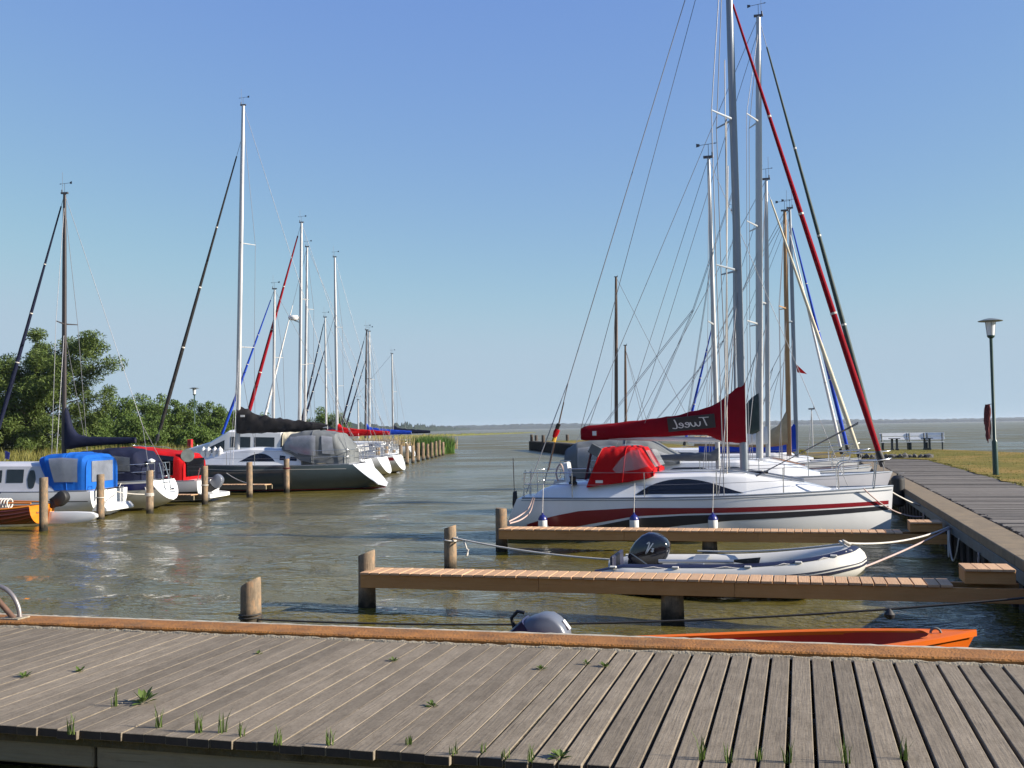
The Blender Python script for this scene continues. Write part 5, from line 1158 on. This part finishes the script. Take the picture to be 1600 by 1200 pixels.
CB.rails(pushpit=False, stanch=(.5, .62, .74), hgt=.5)
b = MB(); b.tube([(-4.0, .9, .8), (-4.1, .9, 1.1), (-4.1, .65, 1.1), (-4.0, .65, .8)], .018, 6); b.obj('stern_rail', MT['chrome'], CB.root)
for nm, x, m, h_ in (('flag', 1.1, 'fendw', .5), ('flag', .7, 'gold', .42), ('flag', -.7, 'fendb', .45)):
    b = MB(); b.tube([(x, .3, 1.62), (x, .3, 1.62+h_)], .009, 5); b.obj('flag_staff', MT['chrome'], CB.root); b = MB(); b.prism([(0, 0), (-.16, -.06), (-.13, -.28), (.0, -.24)], (-.012, .012)); o = b.obj(nm, MT[m], CB.root, 0); o.location = (x, .3, 1.62+h_)
b = MB(); b.lathe([(.02, 0), (.1, .05), (.12, .14), (.1, .2), (.02, .24)], (.0, 0, 1.85), 12); b.tube([(0, 0, 1.6), (0, 0, 1.86)], .03); b.obj('radar_dome', MT['fendw'], CB.root)
t_ = fender((-20.55, 27.85, .75), 'red and white fender at the stern of the blue canopy boat', .07, .34, 'fenders on the left', MT['fendw'], MT['red'])

NB = Boat('sailing_yacht', 'grey sailboat with navy canvas hood, navy stripe and rounded white transom', 'sailboat', -24.4, 30.8, True, Hull(7.5, 2.7, .98, .95, 1.2, tw=.66, tm=.48, p=2.0, bow_rake=.8, stern_rake=.55, stern_lift=.38, vee=2.1, full=.6), MT['grayhull'], MT['white2'], yaw=LY)
NB.transom.data.materials[0] = MT['white']; NB.band('navy_stripe', .72, .94, MT['navypaint'])
NB.cabin([(-1.4, .95, .98, 1.45), (0, .95, .98, 1.5), (1.4, .8, 1.02, 1.42), (2.3, .4, 1.1, 1.15)], MT['white'], wins=[(-.6, .3, .3, .75, 'round'), (.5, 1.2, .3, .75, 'round')])
NB.canopy('canvas_tent', [(-3.4, .85, 1.0, 1.6), (-3.2, .95, 1.0, 1.98, .08), (-2.4, 1.1, 1.0, 2.1), (-1.2, 1.1, 1.15, 2.0), (-.55, 1.05, 1.3, 1.6)], MT['navy'], wins=[(-2.3, -1.3, .3, .75), (-3.1, -2.45, .3, .75)], exp=.40)
NB.rig(NB.at(100, 712), NB.at(101, 303), MT['alud'], r=.085, spread=(.5,), sw=.8, sweep=-.1, bow=NB.at(-8, 690), stern=(-3.65, 0, 1.05), furl=(MT['navy'], .085, .05, .95), wr=.009)
NB.boom(NB.at(103, 693), NB.at(212, 688), MT['alud'], MT['navy'], [(0, .18, 1.25, .11), (.03, .2, 1.05, .15), (.08, .2, .62, .18), (.16, .16, .32, .17), (.3, .13, .2, .14), (1, .09, .1, .07)], r=.05)
NB.rails(stanch=(.34, .5, .66), pulpit=True)
b = MB()
for yy in (-.22, .22): b.tube([(-3.72, yy, 1.55), (-3.95, yy, .6)], .018, 6)
for k in range(3): b.tube([(-3.80-.05*k, -.22, 1.1-.2*k), (-3.80-.05*k, .22, 1.1-.2*k)], .016, 6)
b.obj('boarding_ladder', MT['chrome'], NB.root)
zt_ = lambda z: -3.75-.55*(1-z/.98)-.012
for yy, z, w_, h_, m_ in ((-.28, .66, .34, .03, 'charpaint'), (-.2, .57, .5, .018, 'alug')):
    b = MB(); b.loft([[Vector((zt_(z+dz), yy+dy, z+dz)) for dy in (-w_/2, 0, w_/2)] for dz in (-h_, h_)], False, False); b.obj('transom_lettering', MT[m_], NB.root, 0)
b = MB(); b.lathe([(.02, 0), (.12, .05), (.13, .1), (.02, .16)], (-3.6, .55, 1.55), 10); b.obj('horseshoe_buoy', MT['fendw'], NB.root)

RB = Boat('motorboat', 'white motorboat with bright red canvas hood and grey outboard tilted up', 'motorboat', -24.4, 34.65, True, Hull(6.4, 2.4, .80, .82, 1.05, tw=.9, tm=.4, p=2.4, bow_rake=.6, vee=2.8, full=.45), MT['white2'], MT['white'], yaw=LY)
RB.band('black_band', .28, .52, MT['charpaint'])
RB.canopy('canvas_hood', [(-2.65, 1.0, .80, 1.62), (-2.5, 1.05, .8, 1.80), (-1.2, 1.12, .82, 1.98), (-.1, 1.1, .85, 2.08), (.35, 1.05, .95, 1.9), (.9, .95, 1.0, 1.2)], MT['red'], wins=[(-2.3, -.2, .2, .85)], wm=MT['blackwin'], exp=.32)
b = MB(); b.loft([[Vector((-2.69, y, z)) for y in (-.8, 0, .8)] for z in (.95, 1.3, 1.6)], False, False); b.obj('rear_window', MT['blackwin'], RB.root, 0)
b = MB(); b.tube([(-3.1, .8, .8), (-3.2, .8, 1.25), (-3.2, .5, 1.25), (-3.1, .5, .8)], .02, 6); b.obj('stern_rail', MT['chrome'], RB.root)
b = MB(); b.prism([(-.45, .16), (.05, .16), (.05, .36), (-.45, .30)], (-.95, .95), 0, .03); o = b.obj('swim_step', MT['white'], RB.root); o.location = (-3.2, 0, 0)
outboard(RB.root, (-3.4, .05, .62), .85, -.75, MT['motorgray'])
b = MB(); b.lathe([(.02, -.02), (.24, -.02), (.24, .02), (.02, .02)], (0, 0, 0), 18); o = b.obj('round_dish', MT['steel'], RB.root); o.matrix_basis = Matrix.Translation((-2.75, .85, 1.72)) @ Matrix.Rotation(pi/2, 4, 'X') @ Matrix.Rotation(.5, 4, 'Y')
b = MB(); b.box((-2.0, .5, 1.0), (.5, .5, .35)); b.obj('seat_box', MT['fendw'], RB.root, 0, .04)

DK = Boat('sailing_yacht', 'large dark hulled yacht with white scoop stern and black boom cover', 'sailboat', -23.45, 41.75, True, Hull(10.4, 3.4, 1.12, 1.12, 1.40, D=.5, tw=.80, tm=.42, p=2.1, bow_rake=.7, stern_rake=1.25, stern_lift=.22, vee=2.4, full=.5), MT['darkhull'], MT['white2'], yaw=LY)
DK.strip('white_line', [(-4.8, .93), (0, .93), (5.0, 1.18)], [(-4.8, .955), (0, .955), (5.0, 1.205)], MT['grayhull']); DK.band('red_line', .06, .09, MT['redpaint'])
b = MB(); b.loft([[Vector((lerp(-4.6, -6.2, f), y*lerp(1.25, .9, f), lerp(1.12, .22, f)+.01)) for y in (-1, -.5, 0, .5, 1)] for f in (0, .4, .8, 1)], False, False); b.obj('scoop_steps', MT['white'], DK.root, 20)
DK.cabin([(-2.9, 1.2, 1.12, 1.62), (-1.9, 1.2, 1.12, 1.82), (-.6, 1.15, 1.13, 1.86), (.6, 1.0, 1.16, 1.72), (1.8, .8, 1.2, 1.52), (3.0, .45, 1.28, 1.34)], MT['white'], wins=[(-1.75, -.15, .25, .78, 'lens'), (-2.2, -1.95, .35, .68), (-2.7, -2.4, .35, .68)], wm=MT['blackwin'], lean=.8)
TENT = glassmat('tent_vinyl', (.34, .35, .38), .9, .1)
DK.canopy('cockpit_tent', [(-4.8, 1.2, 1.14, 1.7), (-4.55, 1.25, 1.14, 2.45, .22), (-3.4, 1.3, 1.2, 2.60), (-2.9, 1.25, 1.3, 2.57), (-2.45, 1.2, 1.62, 2.45, .1), (-2.05, 1.1, 1.75, 1.95)], MT['gray'], wins=[(-3.6, -2.75, .22, .82), (-4.45, -3.9, .3, .85), (-2.8, -2.2, .15, .8)], wm=TENT, exp=.34, crease=.6)
for sd in (1, -1):
    b = MB(); p = DK.h.pt(.79, .82, sd, .012); b.tube([p+Vector((.16*cos(a), 0, .085*sin(a))) for a in np.linspace(0, 2*pi, 17)], .022, 6); b.obj('porthole', MT['chrome'], DK.root)
    b = MB(); b.loft([[p+Vector((.14*f, 0, .07*g)) for g in (-1, 1)] for f in (-1, 1)], False, False); b.obj('porthole_glass', MT['blackwin'], DK.root, 0)
DK.rig(DK.at(371, 706), DK.at(380, 165), MT['alu'], r=.115, spread=(.30, .60), sw=1.0, sweep=-.35, bow=DK.at(243, 695), stern=(-5.0, 0, 1.2), furl=(MT['black'], .10, .05, .93), wr=.010, forefrac=.915)
DK.boom(DK.at(371, 672), DK.at(512, 668), MT['alu'], MT['black'], [(0, .15, 1.05, .15), (.04, .16, .95, .19), (.25, .16, .62, .2), (.5, .16, .42, .19), (.8, .14, .28, .15), (1, .1, .14, .08)], r=.09, wrinkle=.03)
b = MB(); q = DK.at(379, 650, -.22); b.box(q, (.2, .01, .09)); b.obj('maker_patch', MT['fendw'], DK.root, 0)
DK.rails(stanch=(.4, .52, .64, .76), hgt=.6)
for k, px in enumerate((318, 326, 336, 344)):
    p = at(px, 709, 40.9); fender(p, ('first', 'second', 'third', 'fourth')[k]+' from the left of the upright white fenders on the dark yacht foredeck', .11, .5, 'white fenders on the dark yacht', None, MT['fendw'])
p = at(421, 742, 40.8); fender(p, 'black fender hanging amidships on the dark hulled yacht', .11, .6, 'fenders on the left', MT['rubber'], MT['rubber'], hang=(p.x, p.y+.25, 1.3))

MC = Boat('cabin_cruiser', 'white cabin cruiser with dark windows behind the dark hulled yacht', 'motorboat', -26.6, 47.0, True, Hull(8.8, 3.0, 1.1, 1.1, 1.4, tw=.9, bow_rake=.8), MT['white2'], MT['white'], yaw=LY)
MC.cabin([(-2.4, 1.25, 1.1, 2.55), (.2, 1.25, 1.1, 2.65), (1.2, 1.2, 1.15, 2.1), (2.6, .8, 1.2, 1.75), (3.2, .5, 1.3, 1.4)], MT['white'], wins=[(-2.1, -1.1, .5, .85), (-.9, .1, .5, .85), (.4, 1.2, .45, .8)], wm=MT['tint'])
MC.canopy('spray_screen', [(-4.2, 1.1, 1.1, 1.9), (-3.9, 1.2, 1.1, 2.4), (-2.5, 1.2, 1.1, 2.55)], MT['cream'], wins=[(-3.8, -2.7, .3, .8)], exp=.34)

def far_boat(label, X, Y, L, top, base, mastm, furl=None, bowpx=None, cover=None, hullm='white', canopy=None, stripe=None, yaw=0.0, r=.08, cat='sailboat', sp=(.55,), ff=1.0):
    f = Boat('sailing_yacht', label, cat, X, Y, True, Hull(L, L*.31, 1.05, 1.0, 1.25, tw=.75, tm=.42, bow_rake=.7, stern_rake=.5, stern_lift=.2), MT[hullm], MT['white2'], 'sailboats along the left berths', nt=22, yaw=LY)
    f.cabin([(-2.0, 1.0, 1.0, 1.5), (.6, .95, 1.0, 1.55), (2.0, .6, 1.05, 1.25)], MT['white'], wins=[(-1.4, -.2, .3, .75, 'round'), (0.1, 1.0, .3, .75, 'round')])
    f.rig(f.at(*base), f.at(*top), MT[mastm], r=r, spread=sp, sw=.85, bow=f.at(*bowpx) if bowpx else (L/2-.05, 0, 1.3), stern=(-L/2+.1, 0, 1.1), furl=furl, wr=.011, forefrac=ff)
    if cover:
        p = f.loc(at(base[0], base[1], Y)); z = 2.35
        f.boom((p.x, 0, z), (p.x-3.4, 0, z-.02), MT['alu'], MT[cover], [(0, .1, .7, .12), (.1, .15, .42, .16), (.4, .14, .3, .15), (1, .1, .14, .08)], r=.06, wrinkle=.02)
    if canopy: f.canopy('canvas_hood', [(-3.9, .9, 1.05, 1.9), (-3.6, 1.05, 1.05, 2.2), (-2.4, 1.1, 1.1, 2.3), (-1.5, 1.0, 1.4, 1.7)], MT[canopy], wins=[(-3.3, -2.4, .3, .75)])
    if stripe: f.band('stripe', .72, .9, MT[stripe])
    f.rails(stanch=(.4, .6), hgt=.6); return f
far_boat('white sailboat with short silver mast and blue furled foresail behind the dark yacht', -26.3, 50.5, 9.2, (429, 452), (427, 690), 'alu', (MT['blue2'], .09, .05, .93), (343, 690), 'cream', 'white2', 'gray')
R2 = far_boat('white sailboat with red furled foresail and a radar dome on its mast', -27.4, 54.4, 10, (471, 348), (468, 690), 'alu', (MT['dred'], .13, .05, .94), (376, 690), 'red', 'white', None, None, r=.10, sp=(.35, .65))
b = MB(); q = R2.at(459, 497); q2 = R2.at(469, 500); b.lathe([(.02, -.13), (.25, -.11), (.31, -.02), (.31, .06), (.25, .14), (.02, .16)], q, 16); b.obj('radar_dome', MT['fendw'], R2.root); line('radar_bracket', [q-Vector((0, 0, .12)), q2-Vector((0, 0, .15))], .03, MT['alu'], R2.root)
W3 = far_boat('white sailboat with a red waterline stripe and silver mast right of the radar mast', -28.2, 58.7, 10, (480, 386), (476, 690), 'alu', (MT['whitecloth'], .09, .05, .7), (404, 690), None, 'white', None, 'redpaint', sp=(.4, .68), r=.09)
far_boat('white sailboat with tall silver mast and red boom cover in the left row', -30.4, 63.4, 10, (523, 402), (527, 690), 'alu', (MT['navy'], .09, .05, .7), (466, 690), 'red', 'white', None, None, r=.10, sp=(.3, .62), ff=.7)
far_boat('white sailboat with low silver mast and navy furled foresail in the left row', -31.6, 68.0, 8.8, (508, 496), (510, 690), 'alu', (MT['navy'], .09, .05, .95), (464, 690), 'navy', 'white2', None, r=.08)
far_boat('sailboat with grey mast and blue boom cover near the end of the left row', -33.2, 72.7, 9, (573, 516), (571, 685), 'alud', (MT['navy'], .09, .05, .9), (528, 685), 'blue2', 'white', None, r=.09)
far_boat('white cabin sailboat with silver mast touching the grey mast in the left row', -34.9, 77.2, 9, (577, 518), (577, 685), 'alu', (MT['navy'], .08, .05, .85), (535, 685), None, 'white', None, r=.10, ff=.85)
far_boat('sailboat with slim mast standing alone at the end of the left row', -39, 91, 9, (612.5, 553), (614, 685), 'alu', None, None, 'navy', 'white2', None, r=.09)
far_boat('small sailboat with very short mast seen among the far left masts', -42, 95, 8, (559.5, 625), (560, 685), 'alu', None, None, None, 'white2', None, r=.08, sp=())

for a, c, s_, lab in (((-20.4, 28.0, .85), (-19.9, 29.4, .62), .05, 'white line from the blue hooded boat to the post beside it'), ((-20.9, 30.6, .9), (-19.75, 29.3, .55), .16, 'slack white line from the navy hooded sailboat to its post'),
                      ((-21.6, 30.4, 1.0), (-19.8, 27.0, .55), .18, 'long white line along the grey hull of the navy hooded boat'), ((-24.4, 41.1, 1.1), (-20.6, 37.3, .5), .15, 'pale line from the dark yacht to the post at its porthole')):
    rope(lab, sag(a, c, s_), .016)

# ------------------------------------------------------------------ lamps, benches, bits on the banks
def lamp(label, x, y, z0, H_):
    t = thing('street_lamp', label, 'lamp post', (x, y, z0), 0, 'green lamp posts')
    b = MB(); b.lathe([(.085, -.1), (.085, 1.05), (.075, 1.08), (.052, 1.12), (.048, H_-.62)], (0, 0, 0), 14); b.obj('pole', MT['polegreen'], t, 40)
    b = MB(); b.lathe([(.05, H_-.64), (.10, H_-.60), (.12, H_-.56), (.115, H_-.54)], (0, 0, 0), 14); b.obj('lamp_base', MT['polegreen'], t, 40)
    b = MB(); b.lathe([(.105, H_-.54), (.145, H_-.12)], (0, 0, 0), 18); b.obj('lamp_glass', MT['lampglass'], t, 40)
    b = MB(); b.lathe([(.10, H_-.13), (.36, H_-.10), (.37, H_-.085), (.2, H_-.03), (.05, H_)], (0, 0, 0), 20); b.obj('lamp_hat', MT['lamphat'], t, 30)
    for k in range(4): line('glass_rib', [(.11*cos(k*pi/2), .11*sin(k*pi/2), H_-.54), (.15*cos(k*pi/2), .15*sin(k*pi/2), H_-.12)], .008, MT['lamphat'], t)
    return t
q = onz(1556, 742, .82); lamp('dark green lamp post on the lawn of the right bank', q.x, q.y, .8, at(1551, 497, q.y).z-.8)
q = at(304, 690, 72); lamp('distant green lamp post above the shrubs of the left bank', q.x, 72, .7, at(302, 605, 72).z-.7)
# bundle of dark red netting hung beside the lamp post
lx, ly = onz(1556, 742, .82).x, onz(1556, 742, .82).y
nb_ = thing('net_bundle', 'bundle of dark red netting hanging beside the right lamp post', 'netting', (lx-.17, ly, 0))
b = MB(); zt, zb_ = at(1547, 632, ly).z, at(1547, 694, ly).z
for k in range(9):
    a = k*.7; pts = []
    for i in range(9):
        f = i/8; pts.append((.06*cos(a+f*3)*(.4+.9*sin(pi*f))+.03*sin(f*9+k)-.02*f, .06*sin(a+f*3), lerp(zt, zb_+random.uniform(0, .25), f)))
    b.tube(pts, [.02]+[.034+.012*sin(i*2+k) for i in range(7)]+[.012], 6)
b.obj('net', MT['rust'], nb_, 60); line('hook', [(0, 0, zt), (.17, 0, zt+.02)], .012, MT['polegreen'], nb_)

def bench(label, x, y, rz, L_=1.5):
    t = thing('park_bench', label, 'bench', (x, y, .82), rz, 'white slatted benches by the shore')
    for sx in (-L_/2+.12, L_/2-.12):
        b = MB(); b.box((sx, -.22, .21), (.07, .07, .42)); b.box((sx, .02, .42), (.07, .55, .06)); b.tube([(sx, .2, 0), (sx, .24, .42), (sx, .36, 1.0)], .045, 6); b.box((sx, .2, .2), (.07, .08, .42)); b.obj('frame', MT['benchdark'], t, 0)
    for k in range(3): 
        b = MB(); b.box((0, -.18+k*.15, .46), (L_, .12, .035)); b.obj('seat_slat', MT['benchwhite'], t, 0, .005)
    for k in range(2):
        b = MB(); b.box((0, .29+.06*k, .70+k*.235), (L_, .03, .2), Matrix.Rotation(-.28, 3, 'X')); b.obj('back_slat', MT['benchwhite'], t, 0, .005)
    return t
def ptable(label, x, y, rz):
    t = thing('picnic_table', label, 'table', (x, y, .82), rz, 'tables between the benches')
    for k in range(4):
        b = MB(); b.box((0, -.18+k*.12, .70), (.62, .11, .04)); b.obj('table_slat', MT['benchdark'], t, 0, .005)
    for sx in (-.14, .14):
        b = MB(); b.box((sx, 0, .34), (.12, .14, .68)); b.box((sx, 0, .05), (.12, .5, .1)); b.obj('leg', MT['benchdark'], t, 0, .005)
    return t
bench('longest white slatted bench at the left of the shore seats, facing the harbour', 5.78, 69.2, .08, 1.75)
ptable('small dark table in front of the longest white bench at the shore', 5.65, 68.3, .08)
bench('short white bench in the middle of the three shore benches', 7.05, 69.0, .05, 1.1)
ptable('small dark table before the two short white benches at the shore', 7.5, 68.2, .05)
bench('rightmost of the three white benches by the shore', 8.0, 68.8, -.12, 1.1)
q = at(297, 690, 66); t = thing('notice_box', 'small bright red box on a post beside the far lamp post', 'box', (q.x, 66, .7))
b = MB(); b.box((0, 0, 1.05), (.34, .25, .75)); b.obj('box', MT['redsign'], t, 0, .03); b = MB(); b.box((0, 0, .35), (.08, .08, .8)); b.obj('post', MT['steel'], t, 0)

# ------------------------------------------------------------------ the air over the lake
hb_ = MB(); hb_.box((0, 2700, 8.5), (9500, 5600, 22)); hz = hb_.obj('haze', [], None, 0); stuff(hz)
hm = bpy.data.materials.new('lake_haze'); hm.use_nodes = True; N = hm.node_tree.nodes; N.remove(N['Principled BSDF'])
pv = N.new('ShaderNodeVolumePrincipled'); pv.inputs['Density'].default_value = 0.00009; pv.inputs['Color'].default_value = (.80, .88, 1, 1); pv.inputs['Anisotropy'].default_value = 0.2
hm.node_tree.links.new(pv.outputs[0], N['Material Output'].inputs['Volume']); hz.data.materials.append(hm)
